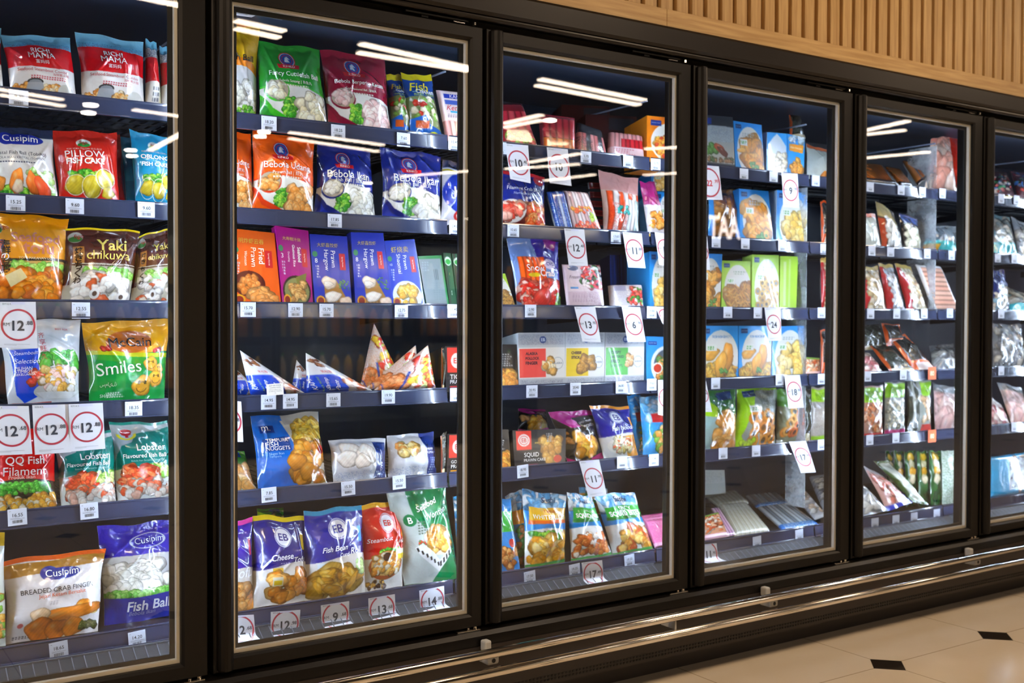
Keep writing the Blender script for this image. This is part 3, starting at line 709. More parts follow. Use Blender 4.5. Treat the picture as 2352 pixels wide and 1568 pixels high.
ARTS['yaki'] = [('f', '4e2019'), ('r', 0, 0, 1, .025, 'e8d020'), ('e', .13, .13, .1, .075, 'c0bbb0'), ('e', .13, .155, .09, .04, '3f7f38'), T('figo', .13, .125, .13, 'b02028'), ('r', .09, .26, .24, .74, 'b07a3a'), T('焼', .165, .32, .11, '1a100c', b=.02), T('き', .165, .41, .10, '1a100c', b=.02), T('ち', .165, .51, .10, '1a100c', b=.02), T('く', .165, .61, .08, '1a100c', b=.02), T('わ', .165, .70, .10, '1a100c', b=.02),
    T('Yaki', .62, .235, .42, 'e6cf62', b=.015), T('chikuwa', .62, .37, .62, 'e6cf62', b=.015), ('w', .475, .01, 0, 3, 'ded8c8'), ('w', .485, .01, 0, 3, '4a3020'), T('GEGULUNG IKAN CHIKUWA', .62, .492, .6, 'd8ccb8'), ('w', .505, .01, 0, 3, 'b8b09c'), ('b', .26, .55, 1, .68, 26, .06, 1, ['8cc858', 'b8dc88', '70b048']), ('b', .1, .64, .95, .95, 14, .115, .75, ['ece4dc', 'f3ede6', 'e0d4c8', 'c86038', 'f0e8e2'])] + \
    [x for (u, v) in ((.45, .86), (.85, .9)) for x in (('e', u, v, .075, .065, 'f4efe8'), ('e', u, v, .035, .03, '5a4436'))] + [('r', 0, .26, .08, .75, '4e2019')]
ARTS['steamboat'] = [('f', 'd5d8dc'), ('e', .5, .4, .4, .38, 'dfe2e5'), ('p', [(.06, .34), (.42, .34), (.42, .88), (.22, .95), (.12, .86)], '1f4fd0'), T('Steamboat', .25, .39, .3, 'dfe8ff', sh=.3), T('Selection', .25, .485, .32, 'dfe8ff', sh=.3), T('PILIHAN', .22, .565, .22, W), T('STIMBOT', .22, .60, .22, W), T('SEKELUARGA', .23, .635, .26, W), T('齐', .49, .19, .08, 'c02838'), T('享', .49, .27, .08, 'c02838'), T('旺', .49, .35, .08, 'c02838'), T('久', .49, .44, .08, 'c02838'), T('BEST FOR', .76, .12, .16, 'c02838'),
    ('b', .45, .42, .95, .55, 14, .075, 1.6, ['3f9a3a', '5cae48', '2f8a30']), ('b', .3, .62, .55, .74, 10, .07, .5, ['d84838', 'c83828', 'e8a090']), ('e', .68, .83, .33, .10, 'c8ccc8'), ('b', .45, .58, .92, .82, 22, .075, 1, ['e8e4dc', 'c8b070', 'f0ece4', 'e0d8d0', 'd8a850', 'e8c8c4']), ('p', [(.38, .84), (.98, .84), (.86, .92), (.5, .92)], 'dfe2e0'), ('r', .05, .95, .6, .99, 'a83828')]
ARTS['smiles'] = [('f', '1f9a44'), ('a', .40, .035, .3, 3.4, 'e8a81c'), ('r', 0, 0, 1, .09, 'd9a43a'), ('w', .38, -.035, 2.3, 3.2, 'c9cf2a'), ('w', .43, -.035, 2.3, 3.2, '3f9f38'), ('w', .50, -.05, 2.3, 3.2, '1a9444'), ('e', .5, .27, .27, .14, 'c56a1c'), ('b', .18, .33, .26, .36, 7, .03, 1, ['b0241c', 'c83024']), ('b', .80, .35, .9, .39, 7, .03, 1, ['b0241c', 'c83024']),
    T('McCain', .51, .275, .50, '1f1a12', b=.03), T('Smiles', .35, .58, .55, 'e6f0e6', b=.02, rot=4), T('سمايلز', .22, .78, .2, 'd0e4d0'), T('SHAPES', .22, .90, .18, 'd0e4d0')] + \
    [x for (u, v, r) in ((.76, .55, .095), (.88, .60, .06), (.84, .72, .10), (.66, .80, .125)) for x in (('B', u, v, r, 1, 0, 'e6ac3a'), ('e', u-r*.35, v-r*.3, r*.13, r*.2, '5a4a18'), ('e', u+r*.3, v-r*.3, r*.13, r*.2, '5a4a18'), ('o', u, v+r*.12, r*.6, r*.5, .16, '7a5a1c'), ('p', [(u-r*.65, v-r*.12), (u+r*.65, v-r*.12), (u+r*.65, v+r*.2), (u-r*.65, v+r*.2)], 'e4a838'))] + [('l', .2, .86, .45, .93, 3, 'cfe6cf')]
ARTS['smiles'] = [o for o in ARTS['smiles']]
ARTS['qq'] = [('f', 'cc1a18'), T('QQ Fish', .5, .40, .6, 'f4dcd8', b=.01), T('Filament', .5, .52, .66, 'f4dcd8', b=.01), T('Produk Ikan', .45, .59, .4, 'f0c8c0'), ('w', .66, -.05, .2, 3, '241c14'), ('b', .1, .66, .9, .78, 60, .05, 1, ['2f9a2a', '4cb83a', '1f7a20']), ('b', .02, .82, .98, .96, 34, .07, .9, ['d8a43c', 'c98a2a', 'e0d8c4', 'e8b850'])]
ARTS['lobster'] = [('f', '0e7a70'), ('p', [(0, 0), (1, 0), (1, .08), (.62, .12), (.4, .16), (.3, .26), (.12, .30), (.04, .4), (.0, .5)], 'aeb9bd'), ('r', 0, 0, 1, .035, '18857a'), ('e', .24, .13, .11, .045, 'b0202a'), ('r', .22, .14, .27, .2, 'b0202a'), ('o', .24, .16, .17, .07, .3, 'd8cc30'),
    ('p', [(.08, .08), (.40, .08), (.40, .155), (.08, .155)], 'aeb9bd'), ('e', .24, .13, .10, .04, 'b0202a'), T('Lobster', .62, .33, .52, 'eef4f2', b=.01), T('Flavoured Fish Ball', .5, .435, .92, 'eef4f2', b=.01), T('Bebola Ikan Berperisa Udang Kara', .55, .50, .6, '8fc8c0'), ('w', .62, -.05, .4, 3, 'dce4e2'), ('b', .62, .58, .95, .7, 14, .08, 1, ['a8d060', '6fae3a', 'd8e8a0']), ('b', .1, .60, .6, .82, 16, .13, .42, ['e0552a', 'd84020', 'ee8050']), ('b', .1, .76, .95, .94, 18, .10, .9, ['e8dcd4', 'e06844', 'f0e8e0', 'd8b0a0'])]
ARTS['crab_finger'] = [('f', 'e2dcda'), ('r', 0, 0, 1, .055, 'e0621c'), ('w', .06, .012, 0, 6, 'a87a2c'), ('w', .19, .03, 1.4, 3.4, 'e3dedd'), ('e', .55, .225, .2, .07, '24308c'), ('e', .43, .21, .09, .085, '24308c'), T('Cusipim', .56, .225, .34, W, b=.01), T('BREADED CRAB FINGER', .53, .405, .80, '3a3638', b=.004), T('Jejari Ketam Bersalut', .55, .475, .50, 'd8541c', b=.012), ('l', .40, .54, .52, .59, 3, 'b8b0b0'),
    ('B', .78, .66, .11, .7, 0, 'd98a24'), ('B', .88, .70, .1, .6, 0, 'ddc070'), ('B', .60, .73, .40, .22, -.12, 'd98220'), ('B', .32, .70, .10, .9, 0, 'e2c8a8'), ('B', .33, .87, .14, 1, 0, 'd87a18'), ('B', .52, .90, .13, .9, 0, 'cf7416'), ('B', .70, .89, .12, .9, 0, 'd58020'), ('b', .78, .86, .95, .92, 14, .04, 1, ['5a5a28', '3f4a1c']), ('e', .13, .80, .03, .03, 'c06060'), ('l', .05, .93, .25, .97, 2, '6a6666')]
ARTS['fish_ball'] = [('f', '2a1ea8'), ('w', .33, -.02, 0, 3, 'c5c8c8'), ('b', .05, .42, .95, .66, 26, .12, .85, ['e4e6e0', 'd6dad4', 'eceee8']), ('w', .68, .01, 0, 5, '4f9a3a'), ('b', .05, .68, .95, .72, 40, .05, 1, ['4fae38', '7cc860', 'a0d880']), ('w', .73, .012, 0, 4, '1f2f98'), ('o', .60, .18, .24, .075, .10, 'dfe4f4'), T('Cusipim', .62, .18, .38, 'e8ecf8', b=.01), T('Fish Ball', .62, .835, .60, 'd5dce8', b=.02), T('Bebola Ikan', .5, .91, .36, '7a84b8', sh=.2)]
ARTS['yellow_edge'] = [('f', 'd8dad2'), ('r', 0, 0, 1, .12, 'c8a428'), ('b', .6, .5, 1, .9, 14, .1, 1, ['7cae3a', 'd89030', 'e0b050'])]
ARTS['fish_chicken'] = [('f', '12458f'), ('r', 0, 0, 1, .10, 'e0d020'), T('Fish', .42, .22, .62, 'e6d830', sh=.3, b=.01), T('with', .25, .30, .16, '8cc8e8'), T('Chicken', .60, .295, .62, W, b=.02), T('传统配方·鸡肉鱼饼', .55, .35, .7, 'b8d848'), ('w', .40, -.03, .3, 3, '7f8a58'), ('b', .1, .42, .95, .7, 12, .14, 1.2, ['d8cdb0', 'e6dfc8', '6a8a3a', '7fae4a', 'e0d8bc', 'b83020']), ('p', [(.0, .72), (.45, .66), (.6, .8), (1, .86), (1, 1), (0, 1)], '1a62b8'), ('r', .15, .74, .55, .84, 'c8581c'), ('e', .72, .92, .16, .04, 'd8d020'), ('l', .1, .9, .5, .97, 2, 'a8c8e8')]
ARTS['ketam'] = [('f', 'ecc8c0'), ('r', .06, .03, .94, .60, 'efdcd8'), ('r', .14, .09, .86, .18, '22399a'), T('KAMI', .55, .135, .4, 'e8d8e8', b=.02), ('r', .14, .21, .86, .30, '4a62b0'), T('Ketam', .52, .36, .72, 'c8202c', sh=.4, b=.02), ('r', .3, .42, .7, .455, '4fb0d8'), ('l', .15, .48, .8, .56, 4, '9a8a98'), ('s', 0, .62, 1, 1, 5, ['e8a098', 'f0c0b8'], True), ('r', .82, .5, 1, .62, 'd84838')]
ARTS['kla'] = [('f', 'dcdce4'), ('r', 0, 0, 1, .12, '1c2a50'), ('e', .5, .5, .5, .30, '1e3cae'), ('r', 0, .14, .6, .17, 'd8c830'), T('Kla', .5, .5, .5, W, b=.02), ('e', .6, .84, .28, .1, 'c83838'), ('e', .6, .84, .2, .07, 'e6d8d4')]
def dimsum(c, lines, zh, cnt, food, ring='e8a820', side=None):
    a = [('f', c), T(zh, .45, .14, .56, 'd8b84a'), ('e', .10, .27, .07, .04, '3f8a5a'), T(cnt, .12, .36, .07, W), ('r', .74, .25, .90, .48, 'c8202c'), T('Spring Home', .82, .365, .26, W, rot=-90, b=.01), ('l', .10, .42, .2, .6, 5, 'd0d0e0')]
    n = len(lines)
    for i, (s, w) in enumerate(lines): a.append(T(s, .58-.20*i if n < 3 else .66-.17*i, .33+.02*i, w, W, rot=-90, b=.012))
    return a+food+[('e', .17, .91, .11, .065, '8a2a12'), ('o', .17, .91, .12, .07, .3, ring)]
ARTS['wonton_orange'] = dimsum('e8641a', [('Fried', .33), ('Prawn', .40), ('Wonton', .30)], '明炸虾云吞', '8', [('e', .38, .70, .33, .17, '5a1810'), ('b', .2, .62, .6, .8, 7, .10, 1, ['d88a48', 'c87834']), ('b', .45, .8, .9, .95, 6, .16, .8, ['dc9450', 'e0a060'])])
ARTS['rice_magenta'] = dimsum('a8147c', [('Seafood', .46), ('Glutinous Rice', .66), ('Dumpling', .3)], '大寿糕汁烧', '3', [('e', .5, .80, .45, .2, '2a2018'), ('e', .5, .80, .40, .17, '8a8c5a'), ('p', [(.5, .62), (.85, .56), (.75, .8), (.55, .8)], '7a7a38'), ('b', .3, .68, .75, .9, 16, .13, .8, ['c89858', 'd8ae70', 'b88448'])])
HG = [('p', [(.28, .62), (.62, .62), (.98, .99), (.30, .99)], 'a87a3a'), ('s', .30, .9, .7, .99, 9, ['a87a3a', '8a6028'], True), ('B', .42, .66, .20, .8, .3, 'ecd8c4'), ('B', .40, .68, .13, .6, 0, 'f0e6dc'), ('B', .50, .85, .22, .62, -.2, 'efe6e0'), ('B', .85, .92, .17, .8, 0, 'e4ccb8'), ('b', .66, .60, .95, .75, 12, .025, 1, ['3f7a38', '5a9a4a'])]
ARTS['hargow'] = dimsum('2436a8', [('Prawn', .42), ('Hargow', .52)], '大虾晶饺虾', '8', HG)
ARTS['shaomai'] = dimsum('2440b4', [('Prawn', .40), ('Shaomai', .56)], '虾烧卖', '10', [('e', .5, .82, .44, .22, 'e2e8ea'), ('b', .3, .7, .75, .92, 9, .14, .85, ['e0b030', 'd8a020', 'e8c860'])])
ARTS['grey_back'] = [('f', '1f7a44'), ('r', .0, .06, .93, 1, '7c8a90'), ('l', .10, .1, .4, .3, 4, '8f9da4'), ('s', .55, .26, .72, .46, 9, ['5c6a72', '8a989e'], True), ('l', .4, .5, .85, .85, 8, '75848a')]
ARTS['fish_chip'] = [('f', '1c5038'), ('r', .1, 0, .25, 1, '2c2c2c'), ('e', .5, .15, .42, .08, 'dce8e0'), ('e', .5, .16, .34, .05, '2fa048'), T('Fish Chip', .5, .72, .44*1.2, W, rot=-90, b=.02), T('Golden', .5, .38, .3, 'c8b060', rot=-90)]
ARTS['shrimp_tri'] = [('f', 'd5d8dc'), ('r', 0, .58, .62, 1, '1f48b8'), ('r', .62, .60, 1, 1, 'cfc0b8'), ('b', .66, .70, .88, .95, 8, .07, 1, ['d8b0a0', 'e6d8d0', 'c07050']), T('Shrimp', .36, .80, .22, W, sh=.3, rot=70), T('Paste', .48, .84, .18, W, sh=.3, rot=70), T('KAMI', .16, .80, .2, W, rot=80, b=.01), T('BLACK TRUFFLE', .27, .80, .26, '9ac840', rot=78), T('黑松露', .5, .50, .16, 'c02838'), ('b', .42, .2, .56, .36, 7, .035, 1, ['8a5a40', '6a4030'])]
ARTS['lobster_tri'] = [('f', 'e8d4c8'), ('x', 0, 0, 1, 1, .15, 'e0a080'), ('b', .1, .72, .42, .98, 14, .08, 1, ['e08850', 'e8a070', 'd87840']), ('b', .45, .25, .8, .8, 22, .09, 1.2, ['d83828', 'e04830', 'f0c040', 'c8d860', 'efe0d0']), ('b', .6, .6, .9, .9, 10, .07, 1.4, ['b8c850', 'd8e090', 'd86040']), ('o', .5, .6, .49, .6, .03, '2848a8'), T('龙虾仁火锅滑', .80, .78, .26, '2a2a3a', rot=80), ('r', .36, .60, .39, 1, '2848a8')]
def ebblack(t1, t2, c, food=True, w=.6):
    return [('f', '1b181c'), ('r', .06, .03, .34, .52, 'e03a30'), ('e', .20, .27, .11, .16, 'f0e4e0'), ('e', .20, .27, .085, .12, 'e03a30'), ('e', .20, .27, .075, .105, 'f0e4e0'), T('EB', .20, .27, .09, 'd83830', b=.01), T(t1, .20+w*.22, .66, .28 if w < .8 else .5, W), T(t2, .20+w*.32, .79, .42 if w < .8 else .7, W), ('r', .08, .90, .46, .99, c)] + \
           ([('b', .55, .3, .85, .85, 9, .10, .95, ['c89a48', 'b88438', 'd8b060']), ('e', .84, .8, .08, .1, 'c84020'), T('麻糬虾饼', .46, .35, .12, 'c8a84a', rot=0), ('l', .62, .1, .75, .35, 6, 'b8b8b8')] if food else [])
ARTS['squid_cake'] = ebblack('SQUID', 'PRAWN CAKE', 'c8287a')
def ebside(t1, t2, c):
    return [('f', '19171b'), ('r', .10, .03, 1, .58, 'e03a30'), ('e', .58, .32, .30, .17, 'f2e4e0'), T('EB', .58, .32, .34, 'd83830', b=.02), T(t1, .62, .68, .8, W), T(t2, .62, .79, .8, W), ('r', .2, .88, 1, .98, c)]
ARTS['tiger_prawn'] = ebside('TIGER', 'PRAWN', 'd83030'); ARTS['golden_prawn'] = ebside('GOLDEN', 'PRAWN', 'e8a020')
ARTS['black_food'] = [('f', '1c191b'), ('l', .2, .2, .8, .5, 6, 'a8a8a8'), ('b', .3, .62, .95, .92, 12, .22, .8, ['d89030', 'c87c20', 'e8b050'])]
ARTS['tempura'] = [('f', '1a6cc8'), ('p', [(.40, .08), (1, 0), (1, 1), (.58, 1), (.56, .6), (.5, .4)], 'c8bfae'), ('p', [(.42, .0), (1, 0), (1, .12), (.45, .14)], 'a8a49c'), ('b', .55, .14, .95, .42, 26, .10, .35, ['e0b83c', 'd8a828', 'e8cc60']), ('b', .55, .45, .98, .9, 17, .12, .85, ['dc9430', 'c87c1c', 'e8a840']), ('B', .52, .66, .15, .75, .1, 'd08a2c'), ('B', .72, .80, .15, .8, 0, 'd6902c'), ('e', .93, .52, .07, .06, 'b03018'), ('r', .08, .15, .28, .25, '183c88'), T('m.', .16, .19, .12, W, b=.02), ('p', [(.08, .34), (.44, .30), (.46, .50), (.10, .50)], '16408c'), T('TEMPURA', .27, .355, .30, W), T('FISH', .19, .41, .16, W), T('NUGGETS', .27, .465, .32, W), T('Nuget Ikan', .24, .54, .2, 'a8d0f0'), T('Tempura', .22, .575, .16, 'a8d0f0')]
ARTS['buns'] = [('f', 'd8dade'), ('r', .74, .10, .98, .98, '233a78'), ('p', [(0, .05), (.74, .05), (.74, .16), (0, .16)], 'c8ccd4'), ('e', .36, .72, .30, .26, 'e6e8ec'), ('B', .30, .36, .20, 1, 0, 'ece6e0'), ('B', .56, .40, .18, 1, 0, 'e8e2dc'), ('B', .22, .48, .16, .9, 0, 'efe9e4'), ('B', .48, .56, .15, .8, 0, 'e6ded6'), ('x', .03, .78, .70, .97, .07, '4868b8'), T('SALMON', .86, .42, .16, W, b=.02, rot=-90), T('BAO', .86, .7, .14, W, rot=-90), ('l', .76, .8, .95, .95, 4, 'a0b0d8')]
ARTS['shumai_bag'] = [('f', 'dadce0'), ('p', [(.66, 0), (1, 0), (1, 1), (.78, 1)], '233a80'), ('e', .36, .68, .32, .28, 'eceef2'), ('b', .18, .26, .56, .5, 11, .095, .9, ['d8b868', 'e0c880', 'ead9a0', 'd89850']), ('x', .03, .78, .7, .97, .07, '4868b8'), T('SHRIMP', .86, .42, .22, W, b=.02), T('SHUMAI', .87, .50, .22, W, b=.02), ('l', .80, .6, .97, .95, 7, 'a0b4e0')]
def eb_bag(c, top, lines, foods, white='e0dcd6', badge=None, lc='eef0f8', wave=.56, strip='e8d020'):
    return [('f', c), ('r', 0, 0, 1, .055, top), ('w', wave, .035, 1.5, 4.2, white), ('e', .50, .235, .155, .115, 'dfe2ee'), ('e', .50, .235, .142, .105, c), ('e', .50, .235, .135, .098, 'e8e9f0'), T('EB', .50, .235, .17, c, b=.012), ('r', .86, .22, .93, .40, strip)] + \
           [T(s, u, v, w, lc, sh=.25, b=.012, rot=r) for s, u, v, w, r in lines]+foods
ARTS['cheese_tofu'] = eb_bag('2a2478', 'e8c820', [('Cheese', .46, .46, .42, 3), ('Tofu', .80, .50, .24, 3)], [('l', .4, .525, .7, .54, 1, 'a0a0c8'), ('p', [(.28, .58), (.46, .58), (.46, .66), (.28, .66)], 'e0b840'), ('b', .2, .66, .9, .92, 11, .15, .8, ['d88c2c', 'e09c40', 'cc7e20', 'e8b060']), ('r', .28, .68, .46, .78, 'e0dcc8'), ('r', .30, .72, .44, .77, 'e0c020')])
ARTS['tofu_edge'] = eb_bag('3a20a0', 'e84aa8', [('Tofu', .70, .58, .5, 3)], [('b', .4, .72, .98, .95, 10, .16, .8, ['e09a50', 'e8b070'])], strip='d83060')
ARTS['curd_roll'] = eb_bag('2c2c8c', '3a9cc0', [('Fish Bean', .42, .45, .42, 3), ('Curd', .57, .525, .18, 3), ('Roll', .79, .49, .22, 3)], [('r', .14, .60, .32, .70, 'd8e4ec'), ('r', .14, .68, .32, .71, '3f90b8'), ('b', .15, .70, .85, .92, 10, .20, .42, ['dca83c', 'd09830', 'e4b850']), ('b', .8, .62, .95, .76, 6, .06, 1, ['b8d890', 'd0e8a8'])], strip='3a9cd0')
ARTS['five_in_one'] = eb_bag('c62a20', 'e0a828', [('Steamboat', .32, .42, .56, 4), ('5 in 1', .78, .45, .26, 4)], [('b', .3, .54, .8, .6, 14, .06, 1, GREENS), ('e', .48, .72, .40, .17, 'b05a24'), ('e', .48, .70, .36, .14, 'd8b070'), ('b', .2, .58, .8, .82, 34, .085, .85, ['d89c40', 'c8842c', 'e8c070', 'e0dcd0']), ('e', .46, .62, .1, .05, '3a1c10'), ('r', .70, .54, .95, .63, 'e8e0c8'), ('r', .70, .60, .95, .66, 'e0c030'), ('b', .1, .9, .5, .97, 8, .06, .8, ['d8a850', '4a3020'])], wave=.60)
ARTS['wonton_green'] = [('f', '0d7a46'), ('p', [(0, 0), (.30, 0), (.30, .30), (.42, .44), (.80, .46), (.88, .66), (.62, .90), (.5, 1), (0, 1)], 'c4cbc4'), ('e', .22, .34, .10, .06, '0d7a46'), T('B', .22, .34, .07, W, b=.02), T('Seafood', .56, .22, .40, W, sh=.3, b=.015, rot=12), T('Wonton', .68, .32, .42, W, sh=.3, b=.015, rot=12), ('e', .64, .58, .26, .15, 'e0d4b8'), ('b', .45, .46, .85, .68, 16, .11, .6, ['dca04a', 'e0b468', 'c88838']), ('b', .28, .56, .4, .6, 8, .03, 1, ['c83020', '3f8a2a']),
    ('p', [(.2, .62), (.34, .58), (.62, .78), (.86, .66), (.88, .72), (.62, .90), (.3, .72)], 'e8e8e4')] + [('p', [(.22+.07*i, .625+.035*i), (.25+.07*i, .62+.035*i), (.27+.07*i, .66+.035*i), (.24+.07*i, .665+.035*i)], '20242a') for i in range(6)] + [('p', [(.62+.06*i, .80-.03*i), (.65+.06*i, .785-.03*i), (.66+.06*i, .84-.03*i), (.63+.06*i, .85-.03*i)], '20242a') for i in range(4)] + [('l', .3, .36, .5, .5, 5, '6a7a6a')]
ARTS['sky_fish'] = [('f', '3fa0dc'), ('b', 0, .05, 1, .4, 12, .2, .6, ['e4eef6', 'a8d0ee', '6ab4e4']), ('r', .2, .3, 1, .45, 'c02830'), ('b', .3, .55, 1, .95, 22, .14, .8, ['d89850', 'e8b878', '7cae48', 'e0c8a0'])]
# third door
ARTS['beef'] = [('f', '8c1c2c'), ('s', 0, .05, 1, .6, 4, ['b03040', 'c85058'], True), ('r', 0, 0, 1, .2, '6a1822'), ('b', .1, .68, .95, .92, 22, .09, 1, ['5f8a2a', '9ab84a', 'd07068', 'c85050'])]
ARTS['franks'] = [('f', '5a1a22'), ('s', .03, .12, .97, .64, 5, ['b83a44', 'a8303c'], True), ('r', 0, 0, 1, .08, 'a01828'), ('s', .03, .66, .97, .97, 5, ['d87838', 'c8602c'], True), ('r', .94, 0, 1, 1, 'a81828')]
ARTS['rolls_black'] = [('f', '1c1a20'), ('s', .0, .32, 1, .98, 7, ['d88884', 'c86a68', '3a3034'], True), ('x', 0, .45, .5, 1, .3, '20242c')]
ARTS['pink_pack'] = [('f', 'dc9a98'), ('s', 0, 0, 1, .6, 8, ['e0a09c', 'd08884'], True), ('r', .3, .28, .95, .6, 'c8202c'), ('s', .3, .28, .95, .6, 5, ['cc2830', 'b81824'], True), ('r', 0, .62, 1, 1, 'e8c4c4'), ('l', .1, .66, .7, .95, 5, 'c87880')]
ARTS['orange_box'] = [('f', 'ec8418'), ('e', .9, .55, .75, .42, 'e6e4da'), ('r', .15, .08, .55, .2, '1c3c8c'), T('PACIFIC WEST', .35, .14, .34, 'c8d8f0'), ('b', .35, .45, 1, .85, 26, .13, .8, ['dc9438', 'c88028', 'e8b858', 'c04020']), ('r', 0, .9, 1, 1, 'f0b050')]
ARTS['filament'] = [('f', '1a2878'), ('r', 0, 0, 1, .06, 'c83038'), ('r', 0, .06, 1, .1, '24308c'), ('e', .85, .12, .12, .08, 'b02838'), T('Filament Crab Stick', .52, .30, .96, 'e8ecf4', b=.012), T('Filamen Berperisa Ketam', .55, .40, .6, 'b0bce0'), T('蟹柳', .55, .47, .1, 'd8dcf0'), ('w', .52, .01, 0, 4, '5a1814'), ('e', .22, .70, .28, .20, 'e8e4e0'), ('b', .05, .6, .38, .8, 12, .12, .7, ['d84838', 'e87868', 'f0b8a8']), ('e', .78, .75, .24, .24, 'e0dcd4'), ('b', .62, .6, .95, .92, 18, .12, .55, ['e86830', 'd84828', 'e8a060']), ('l', .02, .92, .45, .97, 2, 'c8b8b0')]
ARTS['stick_blue'] = [('f', '2454b0'), ('s', 0, 0, 1, 1, 5, ['2a5ab8', '1f449a', 'a8bce0'], True), ('x', 0, .3, 1, 1, .15, 'dfe8f4')]
ARTS['stick_pink'] = [('f', 'd8c0c4'), ('s', 0, 0, 1, 1, 8, ['e0c8c8', 'd0a8a8', 'e8dcdc'], True), ('b', .1, .4, .9, .55, 14, .06, 1, ['e06030', 'e8a040']), ('b', .1, .75, .95, .97, 22, .07, .8, ['e05838', 'd84030', 'e89070']), ('b', .7, .55, .95, .75, 6, .06, 1, ['a8c838'])]
ARTS['crab_sticks'] = [('f', 'e2c4bc'), ('s', .08, .32, 1, 1, 7, ['ec5a2c', 'f0e4dc'], True), ('r', 0, 0, 1, .3, 'dca8a4'), ('s', .6, .42, 1, .98, 4, ['dfeaea', 'f0e4dc', 'c8e0dc'], True), ('x', .1, .5, .6, .98, .22, 'c82818'), ('b', .3, .55, .6, .66, 6, .05, .7, ['2fa8a0', '48b8b0'])]
ARTS['purple_bag'] = [('f', 'a82a78'), ('w', .42, .03, 0, 3, 'dcd4d8'), ('b', .2, .58, .85, .88, 12, .18, .7, ['e09840', 'd8862c', 'e8b060']), ('r', 0, .94, 1, 1, 'd8b040')]
ARTS['snow_crab'] = [('f', '7a94c8'), ('p', [(.45, 0), (1, 0), (1, .75), (.9, .5), (.62, .42), (.5, .3)], '3a2a98'), ('p', [(.68, 0), (.95, 0), (.9, .16), (.72, .14)], '90208c'), ('s', .10, .27, .62, .62, 6, ['ec6424', 'e05018'], True), ('e', .72, .37, .13, .075, 'd8c8e0'), T('CVC', .72, .37, .16, '3a3a80', b=.01), T('Snow', .40, .43, .36, 'f0e8e8', b=.03), T('Crab', .64, .50, .32, 'f0d8d8', b=.03), ('e', .36, .53, .13, .03, 'd8c020'), ('r', .6, .60, .9, .66, '3f90d0'), ('b', .12, .66, .95, .96, 30, .13, .4, ['d83830', 'e05848', 'f0c0b8', 'c82820']), ('B', .55, .84, .2, .8, 0, 'd84038'), ('b', .85, .8, 1, .95, 8, .05, 1, GREENS)]
ARTS['frozen_sq'] = [('f', 'd8c4cc'), ('r', .06, .03, .94, .6, 'dcc8cc'), ('e', .22, .1, .14, .06, '5a6480'), T('Frozen', .24, .3, .28, '5a4a60', sh=.3), ('b', .45, .08, .97, .52, 26, .1, .45, ['c82838', 'e0d0d0', '3f7a38', 'd86068', '2a2a2a', 'e04030']), ('r', .1, .52, .3, .56, '3f80b8'), ('r', .04, .62, .96, .97, 'c8b0b8'), ('l', .12, .66, .85, .86, 6, 'b098a4'), ('x', .5, .6, .96, .97, .12, 'f0e8ee')]
ARTS['tray_pack'] = [('f', 'dcd0d0'), ('x', .05, .1, .5, .9, .3, 'f4f0f2'), ('b', .5, .15, .95, .85, 18, .08, .6, ['d83838', 'e06858', '3f8a38', 'e8d8d4']), ('r', .1, .1, .45, .3, 'b8b0c0')]
def grey_box(c, lines, foods, name):
    a = [('f', 'b9bbbf'), ('r', 0, .02, 1, .22, 'a7abb2'), ('x', .05, .04, .95, .22, .22, '6f7684'), ('x', .05, .86, .95, .98, .22, '6f7684'), ('r', 0, .27, 1, .83, 'e6e4de'), ('r', .02, .29, .58, .81, c), ('e', .52, .13, .07, .065, '1f3f7c'), T('EB', .52, .13, .08, 'c8d4e8')]
    for i, s in enumerate(lines): a.append(T(s, .04+.14+.016*len(s)*1.0, .38+.085*i, .038*len(s)+.03, '3a2030' if c != '58b848' else '1a5a2a', b=.035))
    return a+foods+[('o', .84, .56, .115, .11, .06, '6a7888'), T(name, .84, .56, .18, '4a5a70', b=.01)]
ARTS['alaska'] = grey_box('e25048', ['ALASKA', 'POLLOCK', 'FINGER'], [('b', .42, .5, .75, .72, 8, .09, .8, ['d8a858', 'c8984a', 'e6d8b8'])], 'ALASKA')
ARTS['cheese_stick'] = grey_box('e0c018', ['CHEESE', 'STICK'], [('b', .3, .48, .72, .7, 7, .12, .45, ['b88838', 'c89848', 'a87828'])], 'CHEESE')
ARTS['crispy'] = grey_box('58b848', ['CRISPY', 'BATTERED', 'FRIED', 'SHRIMPS'], [('b', .55, .44, .7, .7, 6, .08, .7, ['e0b080', 'e8c8a0'])], 'SHRIMP')
ARTS['blue_bowl'] = [('f', '2f92dc'), ('r', .08, .10, .4, .18, '183c88'), T('PACIFIC WEST', .24, .14, .28, 'b8d4f0'), ('e', .75, .62, .58, .42, 'dfe2e4'), ('e', .78, .62, .5, .35, '48586a'), ('b', .45, .45, 1, .95, 30, .12, .8, ['c88a48', 'b87838', 'd8a868', '4a7a38']), ('e', .42, .68, .2, .12, 'e8e6e0'), ('e', .42, .68, .15, .09, 'b03018')]
ARTS['wonton_pink'] = [('f', '1d1a1c'), ('p', [(0, 0), (1, 0), (1, .09), (.4, .14), (.55, .32), (.3, .35), (0, .1)], 'b8288c'), ('e', .38, .23, .12, .06, 'd86ab0'), T('WONTON', .78, .30, .34, 'e8e4e8', b=.02, rot=8), T('CRISPY PRAWN', .74, .22, .4, 'd8d0d8', rot=8), ('b', .35, .52, .75, .88, 9, .16, .9, ['e8a020', 'd89018', 'f0b840']), ('b', .04, .4, .2, .62, 5, .07, .7, ['d8a060']), ('p', [(0, .9), (.3, 1), (0, 1)], 'c8287c'), ('p', [(.7, .94), (1, .84), (1, 1), (.6, 1)], 'c8287c')]
